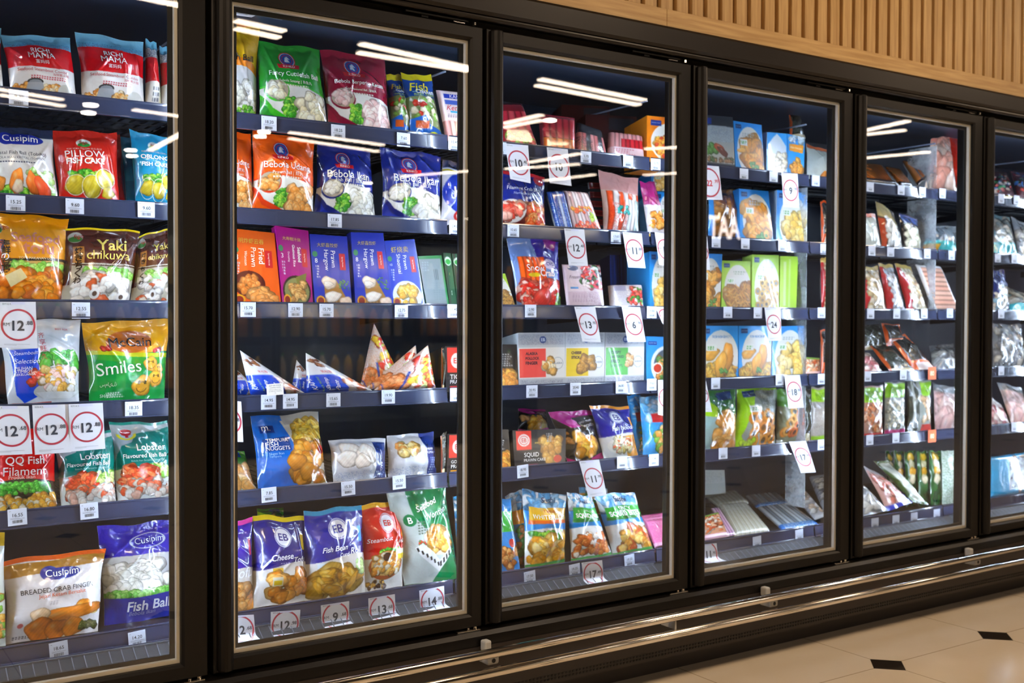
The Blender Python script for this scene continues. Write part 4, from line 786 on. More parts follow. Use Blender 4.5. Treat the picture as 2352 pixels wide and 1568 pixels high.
ARTS['fish_noodle'] = eb_bag('2a288c', 'e89828', [('Fish Noodle', .60, .43, .66, 4)], [('p', [(.45, .6), (1, .55), (1, 1), (.7, 1)], 'e09a38'), ('e', .45, .76, .34, .15, 'efe8da'), ('b', .25, .64, .75, .86, 26, .09, .4, ['e8d8a8', 'e06838', 'f0e4c8', 'd8c070'])], strip='e8a030')
def sushi_bag(t1, t2, c, tc, foods):
    return [('f', '2a86cc'), ('b', 0, .02, 1, .20, 14, .2, .5, ['dfeaf4', '8cc0e8', '5aa4dc']), T("Sushi", .55, .10, .34, '1a2a5a', sh=.4, b=.01), ('p', [(.10, .22), (.98, .20), (.98, .40), (.06, .42)], c), ('p', [(.06, .39), (.98, .37), (.98, .42), (.05, .44)], 'd8681c' if c == 'e0b020' else '1f7a30'), T(t1, .54, .26, .32, tc, b=.02), T(t2, .54, .34, .78, W, b=.03), ('w', .53, -.04, 0, 3.1, 'e2e2dc')]+foods+[('p', [(0, .97), (1, .95), (1, 1), (0, 1)], '3f8f48')]
ARTS['white_fillets'] = sushi_bag('TEMPURA', 'WHITE FILLETS', 'e0b020', 'b02818', [('b', .1, .55, .95, .66, 26, .06, 1, GREENS), ('b', .08, .62, .95, .94, 18, .16, .6, ['dca030', 'e0b448', 'cc8c20', 'ead090'])])
ARTS['squid_fries'] = sushi_bag('SWEET CHILI', 'SQUID FRIES', '2fa83c', 'e8f0e0', [('b', .1, .62, .95, .94, 26, .10, 1, ['c86a28', 'b85818', 'd88840', 'e6dcd0'])])
ARTS['squid_bites'] = sushi_bag('SPICY', 'SQUID BITES', '38b040', 'e8f0e0', [('b', .2, .56, .95, .94, 18, .13, .9, ['e0a048', 'd88c30', 'ecc070', 'c86030'])])
ARTS['sushi_back'] = [('f', '2a7ec0'), ('b', 0, .02, 1, .20, 10, .3, .5, ['c8dcec', '6ab0e0']), ('r', 0, .24, 1, .42, 'd8901c'), ('b', 0, .5, 1, .95, 14, .3, 1, ['2f7a38', '3f8a40', 'a8703a'])]
ARTS['squid_rings'] = [('f', '2a86cc'), ('r', 0, .18, 1, .46, '35b03c'), ('b', .2, .68, 1, .95, 22, .11, .8, ['c87a38', 'b8682c', 'e0a868']), ('e', .8, .62, .1, .06, 'c83030')]
ARTS['pink_flat'] = [('f', 'e27ab0'), ('x', .1, .1, .9, .9, .04, 'ffffff'), ('r', 0, .85, 1, 1, 'f0b8d4')]
ARTS['dark_tray'] = [('f', '5c1c22'), ('s', 0, 0, 1, 1, 3, ['8a2c30', '6a2024'], False)]
ARTS['carton'] = [('f', '4a1c1a'), ('r', .45, .1, .95, .55, '3a3a44'), ('r', 0, .7, 1, 1, '42201c')]
ARTS['navy_box'] = [('f', '16306c'), ('s', 0, 0, 1, 1, 5, ['1a3a80', '122a5c'], True)]
# fourth door
ARTS['cod'] = [('f', '20262e'), ('w', .2, -.02, 0, 3, '9aa4aa'), ('x', 0, .2, 1, .5, .3, 'b8c4c8'), ('r', .06, .05, .32, .16, '1c3c8c'), T('Sea Cod', .55, .30, .5, '8090a0'), ('w', .48, .01, 0, 4, 'a8aca8'), ('b', .1, .55, .5, .7, 10, .08, 1, ['4a7a3a', '6a9a4a']), ('B', .58, .62, .22, .4, .6, '9a4a2a'), ('B', .65, .66, .18, .4, .6, '5a2c1c'), ('b', .2, .78, .95, .84, 22, .05, 1, ['8a6a4a', '5a4a3a', '3f5a34']), ('r', 0, .88, 1, 1, '1c2230')]
def pw_box(c, foods, oval='dfe0dc', tagc=None):
    return [('f', c), ('e', .55, .58, .46, .50, oval), ('g', .9999, 1, c, c), ('r', .07, .05, .27, .14, '17386e'), T('PACIFIC WEST', .17, .095, .17, '9ab8d8')]+foods+[('r', .2, .34, .45, .46, 'e4e8e2'), ('l', .22, .37, .43, .44, 2, '5aa050')]
ARTS['pw_fish'] = pw_box('1f8ad8', [('b', .2, .36, .92, .95, 14, .26, .42, ['d89a38', 'c88828', 'e0ac50']), ('b', .5, .8, .8, .95, 6, .06, 1, ['5a8a3a']), ('l', .3, .2, .8, .3, 2, 'a8b0b0')])
ARTS['pw_nug'] = pw_box('2390dc', [('b', .3, .4, .95, .95, 14, .17, .95, ['e0c070', 'd8b058', 'ecd498']), ('l', .3, .2, .8, .28, 2, 'a8b0b0')])
ARTS['pw_chips'] = pw_box('2c9ae4', [('l', .35, .17, .85, .23, 1, '8fa8c8'), T('FISH & CHIPS', .58, .2, .5, '7a9ac0'), ('b', .12, .74, .95, .97, 26, .13, .3, ['d8b048', 'e0c060', 'c89830']), ('B', .30, .52, .22, .5, -.3, 'd09a34'), ('B', .72, .6, .14, 2.3, .2, 'c88c2c'), ('B', .55, .72, .14, 2, .3, 'd8a23c'), ('b', .55, .8, .7, .86, 5, .04, 1, ['4f8a38'])])
ARTS['pw_green'] = pw_box('a3cc3a', [('b', .2, .5, .98, .96, 30, .17, .16, ['b8863a', 'a87430', 'c89a4c']), ('l', .4, .2, .85, .28, 2, '9aa894')])
ARTS['pw_rings'] = pw_box('a3cc3a', [('n', .2, .42, .92, .94, 34, .10, ['c8a458', 'b8924a', 'd4b468']), ('l', .4, .2, .85, .3, 2, 'a8b49c')])
ARTS['pw_blank'] = [('f', 'b0d648'), ('r', .2, .1, .35, .9, 'd4e6a0'), ('r', .5, .05, .6, .95, 'c8e088')]
ARTS['white_blue'] = [('f', '2a9ae0'), ('p', [(.3, .12), (.5, .02), (.7, .12), (.95, .3), (.95, .9), (.05, .9), (.05, .3)], 'dfe6ec'), ('b', .2, .5, .9, .9, 12, .15, .6, ['e8dcc0', 'dfe8d0', 'e6e0d0'])]
ARTS['sushi_nug'] = [('f', '2a96dc'), ('b', .2, .0, .9, .16, 9, .16, .5, ['e6eef4', 'c8e0f0']), T('Sushi', .5, .1, .4, '24408c', sh=.3), ('p', [(.1, .22), (.95, .20), (.9, .40), (.1, .38)], 'ec9820'), T('FISH FINGER', .5, .3, .66, 'f4e4c0'), ('b', .15, .58, .85, .92, 12, .18, .45, ['d89030', 'c88020', 'e8a848'])]
ARTS['chicken_brown'] = [('f', '5c4232'), ('b', .1, .1, .9, .9, 16, .22, .8, ['9a6a34', '8a5a2c', 'a87840', '7a5a44']), ('r', 0, 0, .1, 1, '3f90d8')]
ARTS['green_bag'] = [('f', '3c7a30'), ('p', [(0, .1), (.35, .3), (.3, .6), (0, .5)], 'a8d828'), ('r', .45, .04, .85, .18, '17386e'), ('w', .42, .06, 0, 3, '9ab4b0'), ('b', .35, .45, .95, .95, 16, .17, .9, ['d8a058', 'c88c40', 'e0b878'])]
ARTS['onion_bag'] = [('f', 'a4d828'), ('p', [(.45, .06), (1, .02), (1, .98), (.2, .98), (.1, .8), (.22, .5)], '9aa49c'), ('r', .12, .05, .42, .16, '17386e'), T('PACIFIC WEST', .27, .10, .26, 'c8d8e8'), ('n', .25, .45, .92, .92, 22, .12, ['d8923a', 'c8802c', 'e0a048']), ('r', .2, .30, .5, .42, 'd8dcd4'), ('l', .22, .33, .48, .4, 2, '5a7a50'), ('x', .55, .02, .95, .5, .25, 'f4f8f4'), ('b', .1, .88, .4, .96, 5, .06, 1, ['b8d838'])]
ARTS['curly_bag'] = [('f', '5c8a38'), ('w', .3, .05, 0, 3, '8a8a70'), ('n', .2, .4, .9, .92, 18, .16, ['d88a3c', 'c8682c', 'e0a860']), ('r', .6, 0, 1, .12, '17386e')]
ARTS['noodles'] = [('f', 'd6d6c4'), ('s', .0, .0, 1, 1, 24, ['dcdcca', 'cccab4', 'e6e6da'], True), ('x', 0, 0, 1, .3, .2, 'f0f2f2')]
ARTS['sticks_silver'] = [('f', 'a8b4ba'), ('s', 0, 0, 1, .86, 9, ['c4ced2', '8e9aa2', 'd4dcde'], True), ('r', 0, .86, 1, 1, '2a7ac8'), ('x', .1, .86, .9, 1, .35, 'f0e8e8')]
ARTS['fish_long'] = [('f', '9a9ca0'), ('b', .1, .1, .9, .9, 12, .3, 1.4, ['b8babc', '84868c', 'a89888'])]
ARTS['orange_meat'] = [('f', 'd8a080'), ('b', .1, .1, .9, .8, 18, .16, .6, ['c85a2c', 'd87848', 'e8b898', 'f4e8e0']), ('r', 0, 0, 1, .12, '8ab858'), ('r', 0, .88, 1, 1, 'e0b8c4')]
ARTS['pink_sheet'] = [('f', 'dcb8d0'), ('s', 0, 0, 1, 1, 3, ['e0c0d4', 'd4a8c8'], True)]
ARTS['pale_box'] = [('f', 'c8cec8'), ('r', 0, 0, 1, .55, 'd4d8d2'), ('x', .1, .1, .9, .5, .15, 'a0a8a4')]
ARTS['lime_pack'] = [('f', 'b8b2aa'), ('r', 0, .04, 1, .28, 'a8dc3a'), ('x', .15, .1, .8, .24, .25, '4a6a2a'), ('x', .05, .32, .95, .9, .3, 'd8d0c8'), ('r', 0, .92, 1, 1, '9acc3a')]
# fifth door
ARTS['fish_orange'] = [('f', 'b8702c'), ('s', 0, 0, 1, .9, 2, ['c07830', 'a8622a'], True), ('r', .85, 0, 1, 1, '8a98a0'), ('r', 0, .9, 1, 1, '2a1c14')]
ARTS['salmon_bag'] = [('f', 'd8a898'), ('g', 0, 1, 'e08a78', 'd8ccb8'), ('b', .1, .1, .9, .95, 14, .3, 1.2, ['dca898', 'd8b4a4', 'dec0b0', 'd89a88'])]
ARTS['red_bag'] = [('f', 'd02c18'), ('e', .5, .0, .3, .06, 'e8a820'), ('w', .7, .05, 0, 3, 'b81810')]
ARTS['tofu_white'] = [('f', 'd4dcd4'), ('r', 0, 0, 1, .1, 'c86838')]
ARTS['mush'] = [('f', '3a3230'), ('p', [(0, 0), (.7, .0), (1, .4), (0, .3)], 'b8a878'), ('r', 0, .35, .2, 1, 'b84828'), ('b', .25, .35, .95, .95, 26, .13, .9, ['d8dcdc', 'c4c8c8', 'e8e8e4'])]
ARTS['mush_blue'] = [('f', '20242e'), ('p', [(0, 0), (1, .05), (.9, .25), (.1, .25)], '38508c'), ('b', .15, .35, .85, .95, 22, .16, .9, ['dce0d4', 'e8ead8', 'c8ccb8'])]
ARTS['mush_red'] = [('f', 'b89878'), ('r', 0, .05, .3, .95, 'b83038'), ('b', .3, .1, 1, .95, 30, .13, .9, ['dccfb4', 'e8e0cc', 'c8b48c']), ('r', 0, 0, 1, .08, 'c8b068')]
ARTS['mush_grey'] = [('f', 'a89c98'), ('r', 0, .05, .28, .95, 'b83038'), ('b', .25, .1, 1, .95, 30, .13, .9, ['c8d0dc', 'dce0e8', 'b0b8c8']), ('r', 0, 0, 1, .08, 'c8b068')]
ARTS['teal_pack'] = [('f', '6a7a88'), ('r', 0, .6, 1, 1, '48b8b8'), ('r', 0, .7, .4, 1, 'd8a038'), ('x', 0, 0, 1, .5, .2, 'a8b4bc')]
ARTS['salmon_tray'] = [('f', 'dcd8d4'), ('r', .08, .06, .92, .94, 'e8b098'), ('s', .08, .06, .92, .94, 9, ['e8b49c', 'e6ac94', 'eabba4'], False)]
ARTS['seaweed'] = [('f', 'd8602c'), ('r', .12, .04, .88, .72, '26282a'), ('x', .12, .04, .88, .72, .3, '4a4a44'), ('r', .25, .78, .8, .95, 'e8d8d0')]
ARTS['dark_pack'] = [('f', '30302c'), ('x', .1, .1, .9, .8, .3, '58685c'), ('r', 0, .85, 1, 1, 'c8b890'), ('r', .0, 0, .1, 1, 'd86838')]
ARTS['silver_bag'] = [('f', '9aa0a8'), ('b', .1, .1, .9, .9, 10, .3, .6, ['b0b4b8', '888e98', 'c8c8c4'])]
ARTS['lime_pack2'] = [('f', '8c9088'), ('r', 0, .03, 1, .3, '9ad038'), ('x', .2, .1, .8, .28, .25, '3a5a24'), ('b', .05, .36, .95, .85, 60, .06, .8, ['d8d4c0', 'a8a494', '6a6c60', 'c4bca4']), ('r', 0, .9, 1, 1, 'b83070')]
ARTS['lime_pack3'] = [('f', 'b08878'), ('r', 0, .03, 1, .33, 'a0d83c'), ('x', .2, .1, .8, .3, .25, '3a5a24'), ('b', .05, .4, .95, .9, 30, .1, .5, ['d88858', 'c87850', 'e0b898']), ('r', 0, .92, 1, 1, 'c83838')]
ARTS['lime_stack'] = [('f', '9aa098'), ('s', 0, 0, .35, 1, 3, ['4a5048', 'b8bcb4'], True), ('r', .5, .04, 1, .3, 'a0d83c'), ('b', .5, .35, 1, .8, 20, .1, .7, ['d8b894', 'c8a480']), ('r', .5, .85, 1, 1, 'c84038')]
ARTS['chicken_bag'] = [('f', 'd4bcb8'), ('b', .2, .25, .9, .95, 8, .4, 1.3, ['e0c0bc', 'd8b0ac', 'e8d0cc']), ('r', 0, 0, 1, .16, '8a9094')]
ARTS['green_pack'] = [('f', '2a5a2e')]+[('B', .5, .12+.13*i, .3, .9, 0, ['d8b038', 'e0d8b8', 'd8a028', 'e8dcc0', 'c89828'][i]) for i in range(4)]+[('r', 0, .72, 1, 1, '24502a')]
ARTS['green_pack_painted_glare'] = [('f', 'b8ccb4'), ('x', 0, 0, 1, 1, .4, 'ffffff'), ('x', 0, 0, 1, 1, .1, '4a6a4a')]  # glare painted into the pack colour as pale speckle
ARTS['tilted_bag'] = [('f', 'd4a8a0'), ('r', 0, 0, 1, .1, 'c0b8b8'), ('b', .15, .2, .85, .85, 18, .13, .7, ['d88878', 'c87060', 'e8c0b4']), ('r', 0, .9, 1, 1, '2438b0'), ('r', .92, 0, 1, 1, '2438b0')]
ARTS['rice_bag'] = [('f', '3a5a30'), ('r', .18, .05, .9, .95, 'c0c4b4'), ('x', .18, .05, .9, .95, .25, 'd8dccc')]
ARTS['teal_fish'] = [('f', '6a8890'), ('b', .1, .1, .9, .7, 10, .25, .6, ['a8a8a0', '8a9498', 'c4bcb0']), ('r', 0, .7, 1, 1, '2aa0a8')]
ARTS['mix_red'] = [('f', '5a2c30'), ('b', .05, .05, .95, .85, 24, .12, .7, ['c84838', '3a6aa8', 'd8c8c0', 'a83830', '48a068']), ('r', 0, .9, 1, 1, 'd8c828')]
ARTS['blue_fish'] = [('f', '1a2c6c'), ('b', .1, .5, .95, .95, 12, .2, .5, ['a8a098', 'c8c0b4', '7aa0b8'])]
ARTS['shell_bag'] = [('f', '787c80'), ('b', .05, .05, .95, .95, 40, .1, .8, ['9a9894', '6a6c70', 'b8b0a4', '585c64'])]
ARTS['pink_fillet'] = [('f', 'c8bcb8'), ('b', .1, .4, .9, .95, 9, .25, .6, ['d8a0a0', 'c87880', 'e0c8c4'])]
ARTS['cyan_tray'] = [('f', '3a9cc8'), ('r', .35, .15, .95, .85, '3a4650'), ('b', .4, .2, .9, .8, 16, .1, .8, ['8a8c90', '60646c', 'b0aca8'])]

# ---------------------------------------------------------------- the goods, shelf by shelf
def Q(s): return tuple(tuple(float(t) for t in p.split(',')) for p in s.split())
BAG, BOX, TRAY = ('frozen food bag', 'frozen_food_bag'), ('frozen food box', 'frozen_food_box'), ('food tray', 'food_tray')
def G(row, q, kind, t, art, label, c=None, **k):
    c = c or (BOX if kind == 'box' else BAG)
    return item(row, Q(q), kind, t, art, label, c[0], c[1], **k)
# first door
G(0, '-150,60 2,68 8,200 -140,190', 'bag', .05, 'rich_mama', 'red and white steamboat combo bag cut by the picture edge, first top shelf')
G(0, '2,79 161,88 175,212 23,197', 'bag', .055, 'rich_mama', 'red and white steamboat combo bag with blue top, between two like it, first top shelf')
G(0, '172,74 330,97 332,231 188,222', 'bag', .055, 'rich_mama', 'red and white steamboat combo bag beside the two sideways bags, first top shelf')
G(0, '334,90 359,98 370,237 333,231', 'bag', .05, 'rich_side', 'narrow red and white bag turned sideways next to the steamboat combo bag', y=.225)
G(0, '366,104 394,113 400,241 370,237', 'bag', .05, 'rich_side', 'narrow red and white bag turned sideways next to the door upright', y=.225)
G(1, '-45,290 120,297 133,452 -48,440', 'bag', .06, 'tobiko', 'white crystal fish ball bag with orange and white balls and blue oval logo')
G(1, '117,301 268,303 274,460 134,451', 'bag', .06, 'pillow', 'red pillow fish cake bag with yellow fish cakes on lettuce')
G(1, '150,312 276,312 287,462 170,455', 'bag', .05, 'plain_red', 'dark red bag standing behind the pillow fish cake bag', y=.30)
G(1, '297,298 404,318 405,465 310,463', 'bag', .06, 'oblong', 'bright blue oblong fish cake bag with yellow fish cakes')
G(1, '276,315 390,325 395,464 290,460', 'bag', .05, 'plain_blue', 'blue bag standing behind the oblong fish cake bag', y=.30)
G(2, '-25,490 158,500 147,690 -25,690', 'bag', .07, 'sea_tofu', 'yellow seafood tofu bag with golden tofu pieces')
G(2, '151,521 322,531 298,692 141,690', 'bag', .06, 'yaki', 'brown chikuwa bag with yellow top edge, next to the yellow tofu bag')
G(2, '314,543 402,522 405,692 298,692', 'bag', .06, 'yaki', 'brown chikuwa bag with yellow top edge, next to the door upright', y=.225)
G(3, '-8,738 186,734 182,924 18,926', 'bag', .07, 'steamboat', 'silver white steamboat selection bag with blue panel and bowl of fish balls')
G(3, '186,738 393,735 378,919 205,922', 'bag', .07, 'smiles', 'green and yellow potato smiles bag with smiling faces')
G(4, '-25,985 124,985 131,1160 -25,1166', 'bag', .06, 'qq', 'red fish filament bag with green lettuce, partly behind the promotion tags')
G(4, '124,1000 262,990 266,1149 140,1156', 'bag', .06, 'lobster', 'teal lobster fish ball bag partly behind the promotion tags')
G(4, '251,971 385,966 403,1138 269,1146', 'bag', .06, 'lobster', 'teal lobster fish ball bag with the mushroom logo in full view', y=.222)
G(5, '5,1290 243,1256 226,1450 15,1485', 'bag', .085, 'crab_finger', 'white and gold breaded crab finger bag with orange edge')
G(5, '222,1208 404,1194 405,1418 240,1440', 'bag', .085, 'fish_ball', 'blue and white fish ball bag with large white balls', y=.22)
G(5, '-110,1235 10,1222 14,1478 -110,1500', 'bag', .07, 'yellow_edge', 'white and gold bag cut by the picture edge, first bottom shelf')
# second door
G(0, '480,35 597,49 588,259 480,245', 'bag', .07, 'yellow_ball', 'yellow and silver fish ball bag partly behind the door frame', y=.225)
G(0, '588,92 733,115 751,278 595,262', 'bag', .07, 'kinko_green', 'green cuttlefish ball bag with round blue emblem')
G(0, '734,114 883,134 897,295 752,284', 'bag', .07, 'kinko_maroon', 'maroon crab flavoured ball bag with round blue emblem')
G(0, '886,168 921,174 944,301 899,296', 'bag', .045, 'fish_chicken', 'blue and yellow fish with chicken bag squeezed beside the maroon bag', y=.235)
G(0, '920,168 990,173 1014,309 942,301', 'bag', .05, 'fish_chicken', 'blue and yellow fish with chicken bag fully visible, top shelf')
G(0, '1001,207 1066,214 1074,318 1023,314', 'soft', .03, 'ketam', 'flat pink crab stick packet with blue printed label, top shelf', TRAY)
G(1, '470,300 576,308 584,478 470,468', 'bag', .07, 'kinko_orange', 'orange prawn ball bag partly behind the door frame', y=.22)
G(1, '580,302 722,322 720,482 578,474', 'bag', .07, 'kinko_orange', 'orange prawn ball bag with round blue emblem in full view')
G(1, '729,330 850,345 862,488 722,474', 'bag', .07, 'kinko_blue', 'dark blue fish ball bag standing in shade beside the orange bag', y=.235)
G(1, '873,337 1013,360 1014,502 877,490', 'bag', .07, 'kinko_blue', 'blue fish ball bag in bright light with shiny wrinkles')
G(1, '1016,368 1090,380 1090,512 1012,505', 'bag', .05, 'kla', 'blue and white bag with red ring next to the door upright, second shelf', y=.235)
G(2, '530,524 630,535 645,692 530,691', 'box', .03, 'wonton_orange', 'orange fried prawn wonton box', side='e8641a')
G(2, '633,518 708,530 719,693 649,692', 'box', .03, 'rice_magenta', 'magenta glutinous rice dumpling box', side='b0188a')
G(2, '711,537 797,543 808,694 723,693', 'box', .03, 'hargow', 'blue prawn dumpling box next to the magenta box', side='1c2a90')
G(2, '806,533 880,535 900,695 817,694', 'box', .03, 'hargow', 'blue prawn dumpling box next to the box of yellow dumplings', side='1c2a90')
G(2, '883,553 952,549 976,697 900,695', 'box', .03, 'shaomai', 'blue box with a plate of yellow dumplings', side='1c2a90')
G(2, '960,588 1014,586 1031,695 979,694', 'box', .025, 'grey_back', 'grey and green fish fillet box turned back to front', side='1f7a44')
G(2, '1018,580 1035,581 1049,696 1032,695', 'box', .12, 'fish_chip', 'slim dark green fish chip box beside the grey box', side='1a4a34')
G(2, '1038,582 1062,583 1072,697 1051,696', 'box', .12, 'fish_chip', 'slim dark green fish chip box by the door upright', side='1a4a34')
tri_pack(3, ((551,804), (575,906), (706,906)), .05, 'shrimp_tri', 'white and blue triangular shrimp paste pack behind the small out of stock note', 'paste pack', 'paste_pack', .222)
tri_pack(3, ((532,838), (500,906), (606,906)), .05, 'shrimp_tri', 'white and blue triangular shrimp paste pack partly behind the door frame', 'paste pack', 'paste_pack', .25)
tri_pack(3, ((702,810), (704,902), (858,898)), .05, 'shrimp_tri', 'white and blue triangular shrimp paste pack in full view, middle of the fourth shelf', 'paste pack', 'paste_pack', .222)
tri_pack(3, ((681,826), (668,902), (745,902)), .04, 'shrimp_tri', 'silver triangular paste pack peeking out behind the middle shrimp paste pack', 'paste pack', 'paste_pack', .27)
tri_pack(3, ((859,742), (826,893), (935,895)), .045, 'lobster_tri', 'clear triangular lobster paste pack standing with its tip straight up', 'paste pack', 'paste_pack', .27)
tri_pack(3, ((955,792), (838,893), (965,896)), .045, 'lobster_tri', 'clear triangular lobster paste pack leaning over, between two others', 'paste pack', 'paste_pack', .245)
tri_pack(3, ((983,792), (857,897), (1002,897)), .045, 'lobster_tri', 'clear triangular lobster paste pack in front of two others', 'paste pack', 'paste_pack', .222)
G(3, '1022,795 1068,795 1070,893 1024,893', 'box', .1, 'tiger_prawn', 'black and red tiger prawn box by the door upright', side='17151a')
G(3, '1014,800 1021,798 1020,893 1014,893', 'bag', .02, 'dark_pack', 'gold crimped edge packet beside the tiger prawn box', y=.21)
G(4, '470,1028 561,1035 588,1119 470,1122', 'bag', .06, 'green_bag', 'snack bag with golden nuggets partly behind the door frame, fifth shelf', y=.225)
G(4, '575,955 731,946 751,1104 592,1116', 'bag', .075, 'tempura', 'blue tempura fish nuggets bag')
G(4, '754,1009 886,1007 887,1094 764,1103', 'bag', .07, 'buns', 'white bag with round white buns and navy stripe')
G(4, '888,1002 996,990 1003,1086 892,1094', 'bag', .07, 'shumai_bag', 'white bag with bowl of shrimp dumplings and navy stripe', y=.222)
G(4, '1012,1000 1026,990 1022,1084 1013,1086', 'bag', .02, 'dark_pack', 'dark packet with gold crimped edge between dumpling bag and red box')
G(4, '1028,996 1070,996 1070,1078 1026,1080', 'box', .1, 'golden_prawn', 'black and red golden prawn box by the door upright', side='17151a')
G(5, '470,1198 580,1189 582,1374 470,1384', 'bag', .075, 'tofu_edge', 'purple tofu bag with pink top edge partly behind the door frame', y=.18)
G(5, '580,1185 698,1184 710,1356 577,1373', 'bag', .08, 'cheese_tofu', 'blue cheese tofu bag with yellow top edge')
G(5, '697,1173 830,1161 842,1342 700,1356', 'bag', .08, 'curd_roll', 'blue fish bean curd roll bag with light blue top edge', y=.178)
G(5, '829,1157 930,1151 925,1326 833,1331', 'bag', .075, 'five_in_one', 'red steamboat assortment bag with pot of fish balls')
G(5, '886,1129 1020,1090 1050,1305 926,1326', 'bag', .08, 'wonton_green', 'green and white seafood wonton bag with chequered cloth print', y=.178)
G(5, '1040,1140 1080,1145 1085,1290 1052,1300', 'bag', .05, 'sky_fish', 'sky blue bag squeezed between the green wonton bag and the upright', y=.23)
G(5, '590,1168 650,1166 660,1230 590,1230', 'bag', .05, 'green_bag', 'clear bag of golden nuggets showing above the cheese tofu bag', y=.30, snap=False)
# third door
G(0, '1146,239 1196,239 1230,329 1146,325', 'soft', .03, 'beef', 'dark red tray of beef rolls leaning behind the first promotion tags of the third door', TRAY)
G(0, '1236,262 1318,271 1319,344 1242,335', 'soft', .03, 'franks', 'dark red pack of sausages in a row', TRAY)
G(0, '1323,282 1378,302 1389,350 1321,344', 'soft', .03, 'rolls_black', 'black and pink pack of meat rolls', TRAY, y=.225)
G(0, '1396,305 1472,314 1476,358 1395,352', 'soft', .035, 'pink_pack', 'low pink pack of sliced meat with red stripes', TRAY)
G(0, '1486,265 1545,271 1545,366 1486,358', 'box', .12, 'orange_box', 'orange calamari box with round picture', side='e8861c')
G(0, '1290,240 1400,245 1400,300 1290,290', 'box', .1, 'carton', 'dark red carton at the back of the top shelf behind the sausages', y=.5, snap=False, side='3c1816')
G(0, '1345,262 1462,268 1462,330 1345,322', 'box', .1, 'carton', 'dark red carton at the back of the top shelf beside the orange box', y=.4, snap=False, side='3c1816')
G(1, '1146,390 1250,406 1252,517 1146,513', 'bag', .04, 'filament', 'navy and red filament crab stick bag')
G(1, '1255,441 1291,439 1311,522 1276,518', 'soft', .03, 'stick_blue', 'blue striped pack of crab sticks leaning over', TRAY)
G(1, '1291,438 1346,443 1377,525 1311,521', 'soft', .03, 'stick_pink', 'pale pink pack of crab sticks leaning beside the blue one', TRAY)
G(1, '1374,390 1466,412 1468,529 1386,525', 'bag', .05, 'crab_sticks', 'clear bag of orange and white crab sticks')
for i in range(5):
    yy = 418+i*21
    G(1, f'{1352+i*2},{yy} {1384},{yy+2} {1386},{yy+18} {1354+i*2},{yy+16}', 'soft', .03, 'dark_tray', f'red tray in the pile beside the clear crab stick bag', TRAY, y=.30, lean=0, snap=False, group='pile of red trays beside the clear crab stick bag')
G(1, '1469,417 1503,417 1532,529 1487,531', 'bag', .04, 'purple_bag', 'purple and white bag with golden fried pieces leaning over')
G(1, '1495,388 1545,392 1545,440 1497,438', 'box', .1, 'pw_nug', 'blue box behind the purple bag, second shelf of the third door', y=.30, snap=False, side='1f86d0')
G(1, '1508,440 1545,442 1545,528 1514,526', 'box', .1, 'pw_nug', 'light blue box beside the upright, second shelf of the third door', y=.26, side='78b4e8')
G(2, '1163,547 1282,552 1289,697 1187,696', 'bag', .05, 'snow_crab', 'blue purple and orange snow crab bag')
G(2, '1130,628 1160,628 1182,697 1130,697', 'box', .05, 'pw_green', 'green and white box partly behind the door frame, third shelf', side='8cc848')
G(2, '1290,607 1377,608 1386,699 1301,698', 'soft', .025, 'frozen_sq', 'square pale pink vacuum pack with red seafood picture', TRAY)
G(2, '1396,656 1472,655 1476,703 1400,702', 'soft', .03, 'tray_pack', 'low pale tray pack with red seafood picture', TRAY)
for i, x in enumerate((1400, 1424, 1448)):
    G(2, f'{x},585 {x+22},586 {x+24},655 {x+2},655', 'box', .12, 'navy_box', 'dark blue box standing deep behind the low tray pack', y=.42, snap=False, side='14285c', group='dark blue boxes behind the low tray pack')
G(2, '1492,577 1545,579 1545,703 1493,703', 'box', .12, 'pw_nug', 'bright blue box with nuggets and white sticker, third shelf of the third door', side='2a9ae6')
G(3, '1130,790 1187,791 1191,885 1130,886', 'box', .1, 'black_food', 'black box with fried pieces partly behind the door frame', side='151315')
G(3, '1190,764 1298,763 1298,881 1192,884', 'box', .09, 'alaska', 'grey box with red panel of fish fingers', side='a8abb0')
G(3, '1299,763 1389,763 1388,877 1298,881', 'box', .09, 'cheese_stick', 'grey box with yellow panel of cheese sticks', side='a8abb0')
G(3, '1390,763 1480,764 1479,873 1389,877', 'box', .09, 'crispy', 'grey box with green panel of battered shrimps', side='a8abb0')
G(3, '1484,772 1545,774 1545,870 1485,873', 'box', .1, 'blue_bowl', 'sky blue box with bowl and red dip, fourth shelf of the third door', side='5aa8e0')
G(4, '1120,985 1168,986 1173,1068 1120,1072', 'box', .06, 'black_food', 'black box with gold crimp partly behind the door frame, fifth shelf', side='151315')
G(4, '1177,988 1300,984 1299,1057 1182,1068', 'box', .05, 'squid_cake', 'black squid prawn cake box with red panel', side='151315')
G(4, '1258,944 1358,944 1386,1051 1302,1058', 'bag', .05, 'wonton_pink', 'black and magenta crispy wonton bag', y=.232)
G(4, '1190,938 1252,940 1262,990 1190,990', 'bag', .05, 'wonton_pink', 'dark magenta bag lying behind the black squid cake box', y=.34, snap=False)
G(4, '1354,932 1444,932 1465,1045 1386,1051', 'bag', .06, 'fish_noodle', 'blue fish noodle bag with orange top edge')
G(4, '1440,908 1470,906 1480,1044 1462,1046', 'bag', .05, 'sky_fish', 'sky blue bag standing behind the fish noodle bag', y=.27)
G(4, '1468,908 1545,912 1545,1040 1477,1045', 'bag', .06, 'sky_fish', 'sky blue bag with red banner beside the upright, fifth shelf')
G(5, '1096,1143 1172,1143 1195,1307 1106,1318', 'bag', .05, 'squid_rings', 'blue and green squid bag partly behind the door frame, bottom shelf')
G(5, '1160,1136 1201,1126 1212,1300 1180,1304', 'bag', .05, 'sushi_back', 'blue white fillet bag standing behind its twin, bottom shelf of the third door', y=.225)
